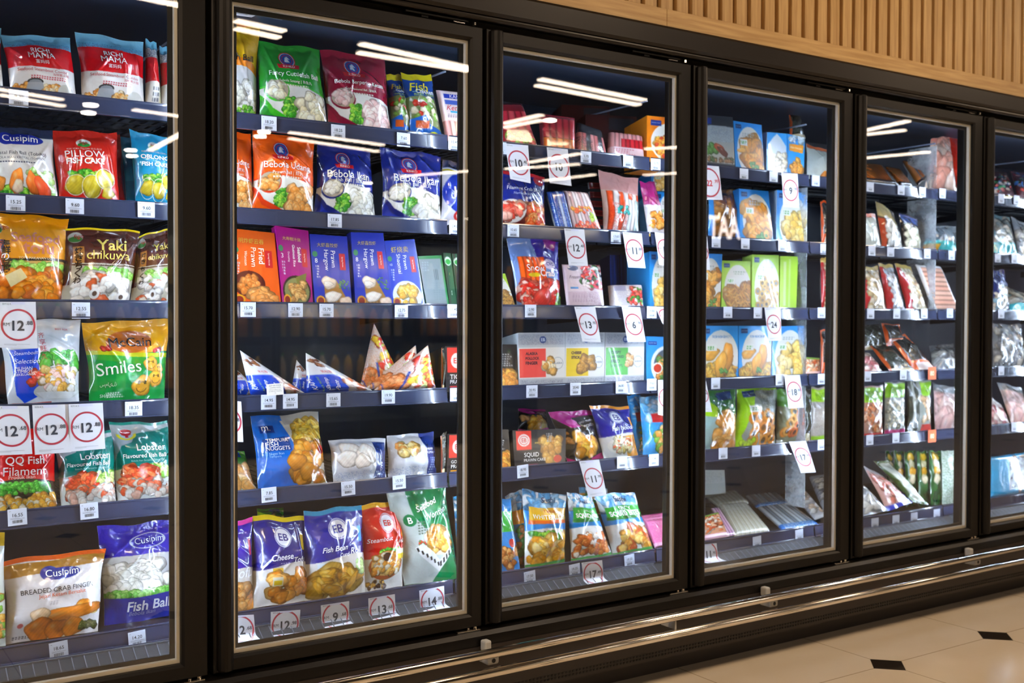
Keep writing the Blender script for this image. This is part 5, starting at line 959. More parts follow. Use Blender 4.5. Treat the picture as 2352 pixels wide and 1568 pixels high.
G(5, '1199,1125 1301,1135 1297,1294 1206,1306', 'bag', .06, 'white_fillets', 'sky blue tempura white fillets bag with yellow banner')
G(5, '1302,1131 1358,1138 1406,1274 1311,1289', 'bag', .06, 'squid_fries', 'sky blue squid bag with green banner and brown pieces')
G(5, '1364,1135 1457,1131 1501,1262 1408,1274', 'bag', .06, 'squid_bites', 'sky blue squid bites bag with green banner next to the pink packets')
G(5, '1330,1118 1395,1122 1400,1180 1330,1180', 'bag', .05, 'sushi_back', 'sky blue bag top showing behind the two squid bags', y=.28, snap=False)
for i in range(3):
    G(5, f'{1468+i*5},{1184+i*6} {1530},{1176+i*8} {1540},{1232+i*10} {1492+i*6},{1250+i*4}', 'soft', .02, 'pink_flat', 'flat pink packet on the pile beside the squid bites bag', TRAY, y=.20+.03*(2-i), lean=.05, snap=False, group='pink packets beside the squid bites bag')
# fourth door
G(0, '1610,263 1683,269 1688,384 1610,374', 'box', .05, 'cod', 'dark grey cod fillet box by the door frame', side='1a1e24')
G(0, '1684,277 1749,287 1756,390 1690,384', 'box', .05, 'pw_fish', 'blue fish finger box with oval picture, top shelf', side='1a7ac4')
G(0, '1762,303 1807,307 1810,394 1760,392', 'box', .05, 'white_blue', 'white and blue box in bright glare, top shelf', side='c8d8e6')
G(0, '1808,307 1849,316 1846,399 1811,395', 'box', .05, 'sushi_nug', 'small blue box with orange banner, top shelf of the fourth door', side='2486cc')
G(0, '1852,331 1905,345 1905,402 1853,399', 'bag', .05, 'tofu_white', 'plain white round pack behind the frosted panel, top shelf', y=.25)
G(0, '1812,264 1836,262 1850,318 1814,318', 'bag', .03, 'dark_pack', 'dark packet with gold frame standing behind the small blue box', y=.33, snap=False)
G(1, '1626,436 1694,436 1698,543 1626,540', 'bag', .05, 'chicken_brown', 'brown pack of fried chicken behind the first tag of the fourth door', y=.225)
G(1, '1697,433 1765,439 1776,548 1701,544', 'box', .05, 'pw_fish', 'blue fish finger box with a red sticker, second shelf', side='1a7ac4')
G(1, '1785,436 1854,444 1853,552 1783,549', 'box', .05, 'pw_nug', 'blue potato nugget box behind the tag with a nine', side='a8c8e4')
G(2, '1600,582 1659,583 1654,703 1600,702', 'box', .05, 'pw_fish', 'blue and grey box by the door frame, third shelf of the fourth door', side='2080c8')
G(2, '1658,598 1724,600 1724,704 1657,703', 'box', .05, 'pw_green', 'lime green box of thin fried sticks', side='9cc838')
G(2, '1728,584 1789,586 1789,705 1727,704', 'box', .05, 'pw_rings', 'lime green box of onion rings', side='b8dc58')
G(2, '1792,588 1833,589 1829,706 1791,706', 'box', .08, 'pw_blank', 'lime green box showing its plain side', side='a8d040')
G(3, '1606,748 1695,748 1695,864 1606,866', 'box', .05, 'pw_chips', 'blue fish and chips box beside the frame of the fourth door', side='2a90dc')
G(3, '1697,748 1773,748 1770,862 1697,864', 'box', .05, 'pw_chips', 'blue fish and chips box behind the tag with twenty four', side='2a90dc')
G(3, '1775,749 1847,748 1846,857 1772,861', 'box', .05, 'pw_nug', 'white and blue box of pale fillets in bright glare', side='d8e6f0')
G(4, '1606,894 1690,894 1690,1025 1606,1028', 'bag', .06, 'green_bag', 'dark green bag of golden nuggets by the frame of the fourth door')
G(4, '1692,891 1783,890 1780,1017 1688,1024', 'bag', .06, 'onion_bag', 'lime green onion ring bag with clear window')
G(4, '1784,894 1834,898 1834,1013 1783,1017', 'bag', .06, 'curly_bag', 'green bag of curly fries behind the tag with eighteen', y=.222)
G(4, '1840,893 1862,893 1860,1008 1842,1010', 'bag', .04, 'dark_pack', 'dark pack of dried mushrooms next to the curly fries bag', y=.24)
G(4, '1864,888 1905,890 1905,1000 1862,1005', 'bag', .04, 'lime_pack', 'clear pack with lime green label beside the upright, fifth shelf', y=.25)
G(3, '1852,820 1885,822 1884,856 1850,858', 'box', .06, 'orange_meat', 'small orange labelled pack behind the frosted panel', y=.27, side='d87848', snap=False)
def LAY(q, t, art, label, y0, y1, c=TRAY, **k): return G(5, q, 'soft', t, art, label, c, y=y0, lean=y1-y0, snap=False, **k)
LAY('1612,1188 1650,1177 1673,1232 1612,1242', .02, 'orange_meat', 'small orange meat packet at the corner of the bottom shelf', .19, .30)
LAY('1632,1168 1650,1166 1690,1228 1670,1232', .015, 'pink_sheet', 'thin pink packet leaning beside the orange meat packet', .20, .36)
LAY('1650,1162 1712,1156 1768,1220 1686,1232', .03, 'noodles', 'clear bag of pale rice noodles lying flat', .20, .42)
LAY('1738,1166 1812,1156 1882,1206 1796,1218', .02, 'sticks_silver', 'silver tray of thin fish lying flat with blue edge', .20, .42)
LAY('1710,1140 1782,1132 1812,1156 1736,1166', .02, 'sticks_silver', 'silver tray of thin fish lying behind the one with blue edge', .43, .62)
LAY('1802,1112 1828,1106 1898,1184 1872,1194', .02, 'fish_long', 'long silvery fish pack leaning by the frosted panel', .22, .46)
LAY('1858,1096 1905,1090 1910,1150 1890,1170', .03, 'silver_bag', 'white plastic wrapped fish pack by the upright, bottom shelf', .24, .46)
G(5, '1606,1079 1664,1079 1667,1133 1606,1137', 'box', .08, 'pale_box', 'pale grey box standing at the back of the bottom shelf', y=.5, snap=False, side='b8c0ba')
LAY('1616,1138 1690,1130 1720,1156 1650,1166', .03, 'noodles', 'pale noodle bag lying behind the flat noodle bag', .44, .62)
for r_, (q_, a_, l_) in enumerate((('1880,352 1904,356 1904,402 1882,400', 'fish_orange', 'orange pack just visible past the divider, top shelf of the fourth door'), ('1884,462 1904,462 1904,548 1886,548', 'seaweed', 'orange and black pack just visible past the divider, second shelf of the fourth door'),
    ('1884,592 1904,592 1904,704 1886,704', 'mush_red', 'red and white pack just visible past the divider, third shelf of the fourth door'), ('1884,756 1904,756 1904,856 1886,856', 'seaweed', 'brown and orange pack just visible past the divider, fourth shelf of the fourth door'))):
    G(r_, q_, 'bag', .03, a_, l_, y=.25)
# fifth door
G(0, '1975,377 2026,381 2053,413 1975,405', 'soft', .02, 'fish_orange', 'orange smoked fish pack leaning by the frame of the fifth door', TRAY, lean=.12)
G(0, '2030,384 2066,391 2087,417 2056,414', 'soft', .02, 'fish_orange', 'orange smoked fish pack between two others, top shelf', TRAY, lean=.12)
G(0, '2072,370 2098,372 2120,400 2098,412', 'soft', .02, 'fish_orange', 'orange smoked fish pack with silver edge, top shelf', TRAY, lean=.12, y=.25)
G(0, '2138,320 2180,312 2197,430 2124,425', 'bag', .05, 'salmon_bag', 'large pale pink salmon bag behind frosted plastic', y=.225)
G(0, '2170,306 2214,310 2214,450 2180,440', 'bag', .05, 'red_bag', 'bright red bag above the pink salmon bag', y=.30, snap=False)
G(1, '1972,489 2010,492 2023,560 1972,558', 'bag', .03, 'tofu_white', 'white block pack with orange edge by the frame of the fifth door')
G(1, '2010,459 2052,488 2072,563 2024,560', 'bag', .04, 'mush', 'gold and clear bag of grey mushrooms, second shelf')
G(1, '2064,490 2106,499 2115,567 2074,563', 'bag', .04, 'mush_blue', 'clear bag of white mushrooms with blue top, second shelf')
G(1, '2124,515 2195,520 2198,570 2120,567', 'bag', .04, 'teal_pack', 'grey and teal pack behind frosted plastic, second shelf', y=.24)
G(2, '1972,613 2016,611 2034,704 1972,704', 'bag', .04, 'mush_red', 'red and cream pack of mushrooms by the frame, third shelf')
G(2, '2017,604 2050,608 2076,701 2035,704', 'bag', .04, 'mush_grey', 'red and grey pack of mushrooms, middle of three, third shelf')
G(2, '2055,606 2090,610 2128,704 2080,702', 'bag', .04, 'mush_red', 'red and cream pack of mushrooms next to the salmon tray')
G(2, '2102,607 2158,611 2198,705 2140,705', 'soft', .025, 'salmon_tray', 'white rimmed tray of sliced salmon leaning back', TRAY)
G(3, '1975,745 2020,744 2036,800 1975,805', 'bag', .03, 'dark_pack', 'black and orange pack behind the seaweed packs', y=.32, snap=False)
G(3, '2024,742 2066,745 2078,790 2036,795', 'bag', .03, 'seaweed', 'orange seaweed pack lying behind the large one', y=.3, snap=False)
G(3, '2038,770 2078,766 2146,844 2096,848', 'bag', .03, 'seaweed', 'large orange and black seaweed pack leaning over, fourth shelf', lean=.1)
G(3, '1998,795 2038,790 2094,842 2040,849', 'bag', .03, 'dark_pack', 'dark pack with cream edge leaning beside the orange seaweed pack', lean=.1)
G(3, '1974,805 1998,812 2022,845 1974,852', 'bag', .03, 'pink_fillet', 'pink and gold pack at the corner by the frame, fourth shelf', lean=.08)
G(3, '2135,795 2190,788 2198,845 2140,846', 'bag', .04, 'silver_bag', 'crumpled silver grey bag beside the seaweed pack', y=.25, lean=.1)
G(4, '1972,885 2028,885 2027,998 1972,1001', 'bag', .03, 'lime_pack3', 'clear pack with lime green label and salmon pieces')
G(4, '2032,877 2078,875 2078,993 2031,997', 'bag', .03, 'lime_pack2', 'clear pack with lime green label and pale mushrooms')
G(4, '2083,875 2138,872 2138,987 2083,991', 'bag', .04, 'lime_stack', 'clear pack with lime green label and striped edge beside the chicken bag')
G(4, '2143,879 2194,890 2192,1009 2148,1006', 'bag', .05, 'chicken_bag', 'clear bag of pale pink chicken by the upright, fifth shelf', y=.232)
G(5, '1982,1068 2030,1094 2096,1154 2038,1174', 'bag', .03, 'tilted_bag', 'pink and blue pack lying tilted on the bottom shelf', lean=.1, snap=False, y=.18)
G(5, '2006,1058 2040,1058 2134,1160 2096,1152', 'bag', .03, 'rice_bag', 'green edged clear pack lying tilted against the green packs', lean=.1, snap=False, y=.2)
G(5, '1970,1108 1990,1120 2040,1172 1970,1188', 'bag', .03, 'silver_bag', 'white wrapped pack at the corner by the frame, bottom shelf', lean=.06, snap=False, y=.172)
for i, (a, b) in enumerate(((2034, 2052), (2053, 2075), (2077, 2103), (2105, 2131), (2133, 2160))):
    G(5, f'{a},1036 {b},1035 {b+4},1160 {a+4},1162', 'bag', .02, 'green_pack', 'dark green pack with yellow round pictures standing in the row', y=.30-.02*i, group='dark green packs standing in a row on the bottom shelf')
G(5, '2162,1034 2198,1034 2198,1162 2164,1164', 'bag', .03, 'green_pack_painted_glare', 'pack with pale painted glare at the end of the green packs', y=.21)
# sixth door
G(0, '2272,395 2312,398 2330,445 2272,443', 'bag', .03, 'mix_red', 'red and blue mixed packs lying by the frame of the sixth door', lean=.1)
G(0, '2320,392 2375,400 2375,450 2335,447', 'bag', .03, 'mix_red', 'red and white pack on the top shelf cut by the picture edge', lean=.1)
G(1, '2270,492 2318,498 2336,578 2270,574', 'bag', .04, 'teal_fish', 'teal edged fish bag by the frame of the sixth door', lean=.08)
G(1, '2322,498 2372,520 2372,580 2338,578', 'bag', .04, 'silver_bag', 'grey fish bag cut by the picture edge, second shelf', lean=.08)
G(2, '2270,620 2306,620 2320,705 2270,705', 'bag', .04, 'blue_fish', 'navy fish bag by the frame of the sixth door', lean=.05)
G(2, '2300,655 2372,680 2372,708 2318,707', 'bag', .04, 'teal_fish', 'pale blue fish bag lying low, cut by the picture edge', lean=.1, y=.21)
G(3, '2278,742 2345,745 2365,842 2280,844', 'bag', .05, 'shell_bag', 'clear bag of grey shellfish on the fourth shelf, sixth door')
G(4, '2268,905 2300,930 2330,998 2268,1002', 'bag', .04, 'pink_fillet', 'pink fillet bag by the frame of the sixth door', lean=.05)
G(4, '2290,878 2345,890 2378,990 2330,996', 'bag', .04, 'chicken_bag', 'pale whole fish bag leaning, cut by the picture edge', lean=.08, y=.235)
G(5, '2268,1050 2375,1035 2375,1140 2268,1148', 'soft', .05, 'cyan_tray', 'cyan and grey seafood box tray on the bottom shelf, sixth door', TRAY)

# ---------------------------------------------------------------- price labels
def SL(row, lst):
    for px, py, pr, wh, *tl in lst: shelf_label(px, py, pr, wh, row, tl[0] if tl else 0)
SL(0, [(43, 226, '8.30', 'on the rail under the middle steamboat combo bag'), (618, 284, '18.20', 'on the rail under the green cuttlefish ball bag'), (777, 303, '18.25', 'on the rail under the maroon bag'), (927, 321, '7.60', 'on the rail under the fish with chicken bag'), (1044, 330, '10.45', 'on the rail under the pink crab stick packet'),
       (1150, 341, '', 'at the rail end beside the first ten tag'), (1346, 362, '5.70', 'on the rail under the meat rolls'), (1443, 371, '', 'in the light glare under the pink meat pack'), (1506, 378, '15.75', 'on the rail under the orange calamari box'),
       (1709, 400, '', 'on the rail under the blue fish finger box'), (1777, 407, '', 'on the rail next to the tag with a nine'), (1874, 415, '', 'behind the frosted panel on the top rail'), (1999, 429, '', 'on the top rail by the fifth door frame'), (2070, 436, '', 'on the top rail under the smoked fish'), (2119, 441, '', 'on the top rail under the salmon bag'), (2165, 444, '', 'on the top rail behind frosted plastic'), (2300, 456, '', 'on the top rail of the sixth door'), (2335, 459, '', 'on the top rail cut by the picture edge')])
SL(1, [(36, 468, '15.25', 'on the rail under the crystal fish ball bag'), (172, 475, '9.60', 'on the rail under the pillow fish cake bag'), (336, 482, '9.60', 'on the rail under the oblong fish cake bag'), (769, 508, '17.85', 'on the rail between the two blue fish ball bags'), (1046, 523, '24.05', 'at the short rail end under the red ring bag'),
       (1179, 531, '10.65', 'on the rail under the filament crab stick bag'), (1415, 546, '13.65', 'on the rail under the clear crab stick bag'), (1645, 557, '', 'on the rail under the brown chicken pack'), (1712, 560, '', 'on the rail under the fish finger box with red sticker'), (1797, 565, '', 'in the light glare under the nugget box'), (1893, 572, '', 'by the upright on the second rail of the fourth door'),
       (2003, 576, '', 'on the second rail by the fifth door frame'), (2046, 579, '', 'on the second rail under the grey mushrooms'), (2130, 583, '', 'on the second rail under the teal pack'), (2186, 586, '', 'on the second rail behind frosted plastic'), (2292, 593, '', 'on the second rail of the sixth door'), (2330, 594, '', 'on the second rail cut by the picture edge')])
SL(2, [(186, 713, '12.55', 'on the rail under the brown chikuwa bag'), (570, 711, '15.70', 'on the rail under the orange wonton box'), (679, 713, '12.90', 'on the rail under the magenta box'), (750, 714, '15.70', 'on the rail under the prawn dumpling box beside the magenta one'), (922, 716, '12.75', 'on the rail under the yellow dumpling box'), (1042, 714, '11.45', 'at the short rail end under the fish chip boxes'),
       (1219, 714, '12.90', 'on the rail under the snow crab bag'), (1497, 717, '19.80', 'on the rail under the bright blue nugget box'), (1672, 717, '', 'on the rail under the box of thin fried sticks'), (1741, 718, '', 'on the rail beside the tag with twenty four'), (1887, 718, '', 'by the upright on the third rail of the fourth door'), (2000, 720, '', 'on the third rail by the fifth door frame'), (2060, 720, '', 'on the third rail under the grey mushroom pack'), (2123, 720, '', 'on the third rail under the second cream mushroom pack'), (2182, 719, '', 'on the third rail under the salmon tray'), (2300, 720, '', 'on the third rail of the sixth door')])
SL(3, [(307, 940, '18.35', 'on the rail under the potato smiles bag'), (617, 923, '14.95', 'below the out of stock note by the frame'), (667, 921, '14.95', 'below the out of stock note, farther from the frame'), (766, 919, '15.65', 'on the rail under the middle shrimp paste pack'), (892, 911, '19.90', 'on the rail under the lobster paste packs'), (1048, 906, '2', 'at the short rail end under the tiger prawn box'),
       (1222, 899, '20.95', 'on the rail under the box with red panel'), (1322, 893, '25.45', 'on the rail under the box with yellow panel'), (1426, 889, '26.80', 'in the light glare under the box with green panel'), (1497, 883, '19.65', 'on the rail under the sky blue bowl box'), (1644, 880, '', 'on the rail under the fish and chips box at the frame'), (1791, 872, '', 'on the rail beside the tag with eighteen'), (1887, 870, '', 'by the upright on the fourth rail of the fourth door'),
       (1993, 864, '', 'on the fourth rail by the fifth door frame'), (2075, 860, '', 'on the fourth rail under the dark pack'), (2300, 851, '', 'on the fourth rail of the sixth door')])
SL(4, [(40, 1187, '16.55', 'on the rail under the red fish filament bag', 2), (205, 1173, '16.80', 'on the rail under the teal lobster bags', 2), (618, 1136, '7.85', 'on the rail under the tempura nuggets bag', 2), (800, 1121, '15.50', 'on the rail under the round bun bag', 2), (917, 1107, '15.50', 'on the rail under the dumpling bag', 2),
       (1201, 1082, '18.95', 'on the rail under the squid cake box', 3), (1429, 1061, '', 'in the light glare under the fish noodle bag'), (1502, 1056, '15.45', 'on the rail under the sky blue bag'), (1661, 1041, '', 'on the rail under the dark green nugget bag'), (1737, 1035, '', 'on the rail under the onion ring bag'), (1887, 1021, '', 'by the upright on the fifth rail of the fourth door'), (1998, 1010, '', 'on the fifth rail by the fifth door frame'), (2058, 1005, '', 'on the fifth rail under the mushroom pack'), (2330, 980, '', 'on the fifth rail of the sixth door')])
SL(5, [(135, 1492, '18.65', 'on the bottom rail under the crab finger bag', 4), (315, 1467, '14.20', 'on the bottom rail under the fish ball bag', 4), (1217, 1326, '17.50', 'on the bottom rail under the white fillets bag', 4), (1320, 1309, '19.35', 'on the bottom rail beside the tag with seventeen', 4), (1446, 1287, '19.35', 'on the bottom rail under the squid bites bag', 5), (1739, 1244, '', 'on the bottom rail under the noodle bag', 3), (1836, 1228, '', 'on the bottom rail under the silver fish tray', 3), (2010, 1201, '', 'on the bottom rail by the fifth door frame'), (2058, 1194, '', 'on the bottom rail under the tilted pack'), (2100, 1188, '', 'on the bottom rail under the green packs'), (2152, 1180, '', 'on the bottom rail under the glaring pack')])
o = shelf_label(632, 894, '', '', 3, 3, w=.046, h=.030, y=.184, name='stock_note', col='e8e4dc', extra=[T('OUT OF STOCK', .5, .16, .72, '3a3a3a', b=.012, eps=.0004), T('COMING SOON', .5, .34, .66, '3a3a3a', b=.012, eps=.0004), T("We're trying our best", .5, .52, .70, '5a5a5a', eps=.0004), T('to fulfil your shopping', .5, .66, .74, '5a5a5a', eps=.0004), T('list', .5, .80, .08, '5a5a5a', eps=.0004)])
tag(o, 'small out of stock note in front of the first triangular shrimp paste pack', 'note')
# orange flash cards on the rails of the fifth bay
for (px, py, w_) in ((2141, 857, 'under the silver bag on the fourth rail'), (2141, 1001, 'under the striped lime pack on the fifth rail')):
    o = shelf_label(px, py, '', '', 3, 0, w=.05, h=.05, y=.186, name='flash_card', col='e8683c', extra=[T('80', .5, .5, .5, 'f4c8a8', b=.03, eps=.0004)]); tag(o, f'orange flash card {w_}', 'card')
# ---------------------------------------------------------------- promotion tags
P = promo_tag
P(Q('0,693 82,693 86,800 -2,798'), '12', '88', 'over the silver steamboat bag')
P(Q('-22,932 66,932 74,1042 -14,1046'), '12', '68', 'cut by the picture edge over red bag', was='RM15.70')
P(Q('74,930 156,928 163,1038 80,1044'), '12', '88', 'between two other tags under the steamboat bag', was='RM14.30')
P(Q('157,928 236,925 242,1030 163,1037'), '12', '88', 'over the partly hidden teal lobster bag', was='RM14.30', y=.183)
P(Q('490,915 554,922 559,1015 490,1012'), '12', '88', 'mostly behind the second door frame')
P(Q('516,1415 583,1411 588,1475 520,1482'), '12', '68', 'at the second door foot by its frame', y=.135, curl=.05)
P(Q('622,1405 690,1400 686,1462 622,1472'), '12', '98', 'standing under the cheese tofu bag', y=.135, curl=.05)
P(Q('737,1390 802,1380 802,1440 740,1452'), '9', '68', 'standing under the bean curd roll bag', y=.135, curl=.05)
P(Q('846,1374 907,1364 909,1422 848,1434'), '13', '68', 'standing under the red assortment bag', y=.135, curl=.05)
P(Q('963,1356 1020,1345 1022,1402 966,1414'), '14', '88', 'standing under the green wonton bag', y=.135, curl=.05)
P(Q('1160,329 1213,334 1219,421 1172,411'), '10', '48', 'hanging under the leaning beef tray')
P(Q('1256,338 1304,343 1313,427 1263,420'), '10', '70', 'hanging under the row of sausages')
P(Q('1296,524 1342,527 1350,611 1306,609'), '12', '48', 'hanging over the square vacuum pack')
P(Q('1430,532 1474,536 1483,616 1443,614'), '11', '88', 'hanging under the clear crab stick bag')
P(Q('1504,533 1545,538 1550,612 1514,608'), '11', '90', 'by the upright, second rail, third door')
P(Q('1319,704 1367,704 1380,786 1338,784'), '13', '90', 'hanging over the box with yellow panel')
P(Q('1428,704 1470,705 1484,785 1442,785'), '6', '90', 'hanging over the box with green panel')
P(Q('1505,704 1545,705 1550,780 1522,742'), '6', '90', 'bent at the upright, third rail, third door')
P(Q('1511,872 1545,872 1550,960 1512,952'), '12', '90', 'hanging over the sky blue bag, third door')
P(Q('1330,1059 1376,1055 1394,1137 1352,1142'), '11', '98', 'hanging over the white fillets bag')
P(Q('1336,1292 1383,1286 1388,1342 1342,1350'), '17', '49', 'standing at the foot of the third door', y=.13, curl=.04)
P(Q('1600,378 1651,382 1660,459 1606,458'), '22', '99', 'in front of the brown chicken pack', numcol='c02830', bigs=.26)
P(Q('1795,397 1832,399 1836,477 1800,475'), '9', '90', 'in front of the blue potato nugget box')
P(Q('1600,540 1624,543 1632,620 1600,618'), '12', '90', 'at the fourth door frame, second rail')
P(Q('1756,706 1793,707 1795,782 1765,783'), '24', '', 'in front of the second fish and chips box')
P(Q('1600,868 1620,868 1636,946 1600,945'), '15', '90', 'at the fourth door frame, fourth rail')
P(Q('1801,862 1837,861 1847,936 1812,938'), '18', '90', 'in front of the curly fries bag')
P(Q('1812,1014 1851,1012 1874,1084 1840,1086'), '17', '90', 'hanging under the curly fries bag')
P(Q('1606,1251 1646,1247 1650,1292 1606,1298'), '11', '90', 'standing at the foot of the fourth door', y=.13, curl=.04)

for q, lb in (('530,16 602,28 578,40 530,33', 'white paper notice at the head of the second door by the frame'), ('602,26 662,38 648,46 586,35', 'white paper notice at the head of the second door, farther from the frame')):
    a = [at(x_, y_, .14) for x_, y_ in Q(q)]; S = Surf(*a, 'flat', 0); g = Geo(); g.grid(np.array([[a[0], a[1]], [a[3], a[2]]]), srgb('d8d6da'), smooth=False)
    g.grid(np.array([[a[0], a[1]], [a[3], a[2]]])+vec(0, .0006, 0), srgb('d8d6da'), flip=True, smooth=False)
    for vv in (.2, .45, .7): g.grid(S.at(np.array([[.2, .7], [.2, .7]]), np.array([[vv]*2, [vv+.05]*2]), 1, .0004), srgb('8a8890'), smooth=False)
    org = sum(a)/4; o = link('paper_notice', g.mesh('paper_notice', PAPER, org)); o.location = org; tag(o, lb, 'notice')

# ---------------------------------------------------------------- lamps of the store
YG = .012
def lamp(p0, p1, label, z=2.9, w=.068, power=None):
    """linear ceiling lamp whose mirror image in the glass runs between two pixels"""
    a, b = at_z(*p0, z), at_z(*p1, z)
    a[1] = 2*YG-a[1]; b[1] = 2*YG-b[1]
    A, B = Vector(a), Vector(b); d = (B-A); ln = d.length; c = (A+B)/2
    e = empty('linear_lamp', c, label, 'ceiling lamp')
    rot = Matrix.Translation(c) @ Matrix.Rotation(math.atan2(d.y, d.x), 4, 'Z')
    for nm, dims, dz, m in (('housing', (ln+.06, w+.03, .05), .03, BLACK), ('diffuser', (ln, w, .012), 0, LAMPM)):
        bm = bmesh.new(); bmesh.ops.create_cube(bm, size=1)
        for v in bm.verts: v.co = rot @ Vector((v.co.x*dims[0], v.co.y*dims[1], v.co.z*dims[2]+dz))
        me = bpy.data.meshes.new(nm); bm.to_mesh(me); bm.free(); me.materials.append(m); link(nm, me, e)
    bm = bmesh.new()
    for s in (-.4, .4):
        g = bmesh.ops.create_cube(bm, size=1)
        for v in g['verts']: v.co = rot @ Vector((s*ln+v.co.x*.006, v.co.y*.006, .055+(3.0-z-.055)*(v.co.z+.5)))
    me = bpy.data.meshes.new('suspension'); bm.to_mesh(me); bm.free(); me.materials.append(CHROME); link('suspension', me, e)
LAMPS = [
    ((300, -10), (418, 14), 'suspended linear lamp above the aisle facing the first door'), ((-10, 204), (142, 229), 'suspended linear lamp far down the store behind the camera'),
    ((541, 48), (652, 72), 'suspended linear lamp facing the second door, outer tube'), ((541, 66), (640, 87), 'suspended linear lamp facing the second door, inner tube'),
    ((828, 101), (1086, 158), 'long suspended lamp mirrored at the top of the second door'), ((822, 121), (1076, 163), 'long suspended lamp parallel to the one over the second door'),
    ((1240, 182), (1478, 230), 'long suspended lamp mirrored at the top of the third door'), ((1232, 196), (1466, 241), 'long suspended lamp parallel to the one over the third door'),
    ((665, 304), (880, 333), 'distant suspended lamp mirrored below the top shelf'), ((665, 318), (868, 348), 'second distant suspended lamp mirrored below the top shelf'),
    ((1157, 284), (1243, 264), 'crosswise suspended lamp mirrored by the beef rolls'), ((1157, 293), (1243, 276), 'second crosswise suspended lamp mirrored by the beef rolls'),
    ((1986, 300), (2085, 278), 'crosswise suspended lamp mirrored at the top of the fifth door'), ((1986, 309), (2078, 299), 'lower crosswise suspended lamp mirrored in the fifth door'),
    ((1986, 363), (2134, 349), 'long crosswise suspended lamp mirrored in the fifth door'),
    ((1215, 373), (1330, 353), 'far suspended lamp mirrored beside the first promotion tags'), ((1160, 388), (1330, 377), 'farther suspended lamp mirrored beside the first promotion tags'),
    ((1480, 342), (1562, 338), 'far suspended lamp mirrored at the edge of the third door'), ((1478, 402), (1562, 397), 'farther suspended lamp mirrored at the edge of the third door'),
    ((306, 252), (418, 268), 'suspended linear lamp facing the first shelf rail'), ((920, 405), (1085, 392), 'far suspended lamp mirrored over the blue bags'),
    ((1250, 415), (1365, 401), 'remote suspended lamp mirrored by the crab sticks'), ((345, 345), (420, 305), 'crosswise suspended lamp mirrored by the blue fish cake bag'),
    ((0, 218), (146, 244), 'second suspended linear lamp far down the store behind the camera'),
    ((1034, 512), (1073, 503), 'remote suspended lamp mirrored by the last label of the second rail'),
]
for p0, p1, lb in LAMPS: lamp(p0, p1, lb)
def round_lamp(px, py, label, z=2.9, r=.06):
    c = at_z(px, py, z); c[1] = 2*YG-c[1]
    e = empty('spot_lamp', c, label, 'ceiling lamp')
    MB().tube((c[0], c[1], z), (c[0], c[1], z+.1), r*1.15, 20).build('housing', BLACK, e, smooth=False)
    MB().tube((c[0], c[1], z-.012), (c[0], c[1], z), r, 20).build('diffuser', mat('spot_diffuser', 'ffffff', emit='ffeeda', power=60, bump=.01), e)
for px, py, lb in [(208, 240, 'spot lamp mirrored on the first top rail'), (203, 258, 'lower spot lamp mirrored on the first top rail'), (300, 344, 'spot lamp mirrored on the blue fish cake bag'), (303, 357, 'lower spot lamp mirrored on the blue fish cake bag'),
                   (606, 302, 'spot lamp mirrored under the first label of the second door'), (597, 312, 'lower spot lamp mirrored under the first label of the second door'),
                   (845, 419, 'spot lamp mirrored between the two blue bags'), (840, 434, 'lower spot lamp mirrored between the two blue bags'), (1262, 275, 'spot lamp mirrored by the beef rolls')]:
    round_lamp(px, py, lb)
# unseen ceiling panels added to light the aisle evenly from above
for i, (x, y) in enumerate([(-4.2, -1.5), (0.3, -1.5), (3.2, -1.5), (6.2, -1.5), (9.2, -1.5), (-2.0, -1.5)]):
    e = empty('added_fill_panel', (x, y, 2.99), ['added square fill panel far behind the aisle', 'added square fill panel above the shopper', 'added square fill panel before the third door', 'added square fill panel before the sixth door', 'added square fill panel at the far aisle end', 'added square fill panel at the near aisle end'][i], 'ceiling lamp')
    MB().box(x-.32, y-.32, 2.985, x+.32, y+.32, 2.999).build('bezel', BLACK, e)
    MB().box(x-.29, y-.29, 2.980, x+.29, y+.29, 2.984).build('diffuser', mat('fill_panel_diffuser', 'ffffff', emit='ffe0bd', power=FILL_PANEL_POWER, bump=.01), e)

# ---------------------------------------------------------------- drinks coolers across the aisle (seen mirrored in the doors)
OY = -5.6
darkc = mat('cooler_black', '15130f', rough=.4, bump=.02)
ins = mat('cooler_lining', '4a4d50', rough=.5, bump=.02)
strip = mat('cooler_fill_light', 'ffffff', emit='fff0d8', power=170, bump=.01)  # lights added to brighten the bottles for their mirror image
BW = 1.25
protos = []
for bc, cc in (('d8b860', '3b62a0'), ('c98f4a', '2b7fb8'), ('d9c9a4', '3f8c4e')):
    pr = []
    for kk, (prof, col) in enumerate((([(.033, 0), (.036, .01), (.036, .15), (.03, .19), (.014, .225), (.014, .24)], bc), ([(.0166, .238), (.0166, .258)], cc))):
        mb = MB(); mb.lathe(prof, 0, 0, 12); bmesh.ops.recalc_face_normals(mb.bm, faces=mb.bm.faces)
        me = bpy.data.meshes.new(('bottle_body', 'bottle_cap')[kk]); mb.bm.to_mesh(me); mb.bm.free(); me.materials.append(mat('bottle_'+col, col, rough=.25, coat=.4, bump=.01)); pr.append(me)
    protos.append(pr)
cn = ['opposite the first door', 'opposite the second door', 'opposite the third door', 'opposite the fourth door']
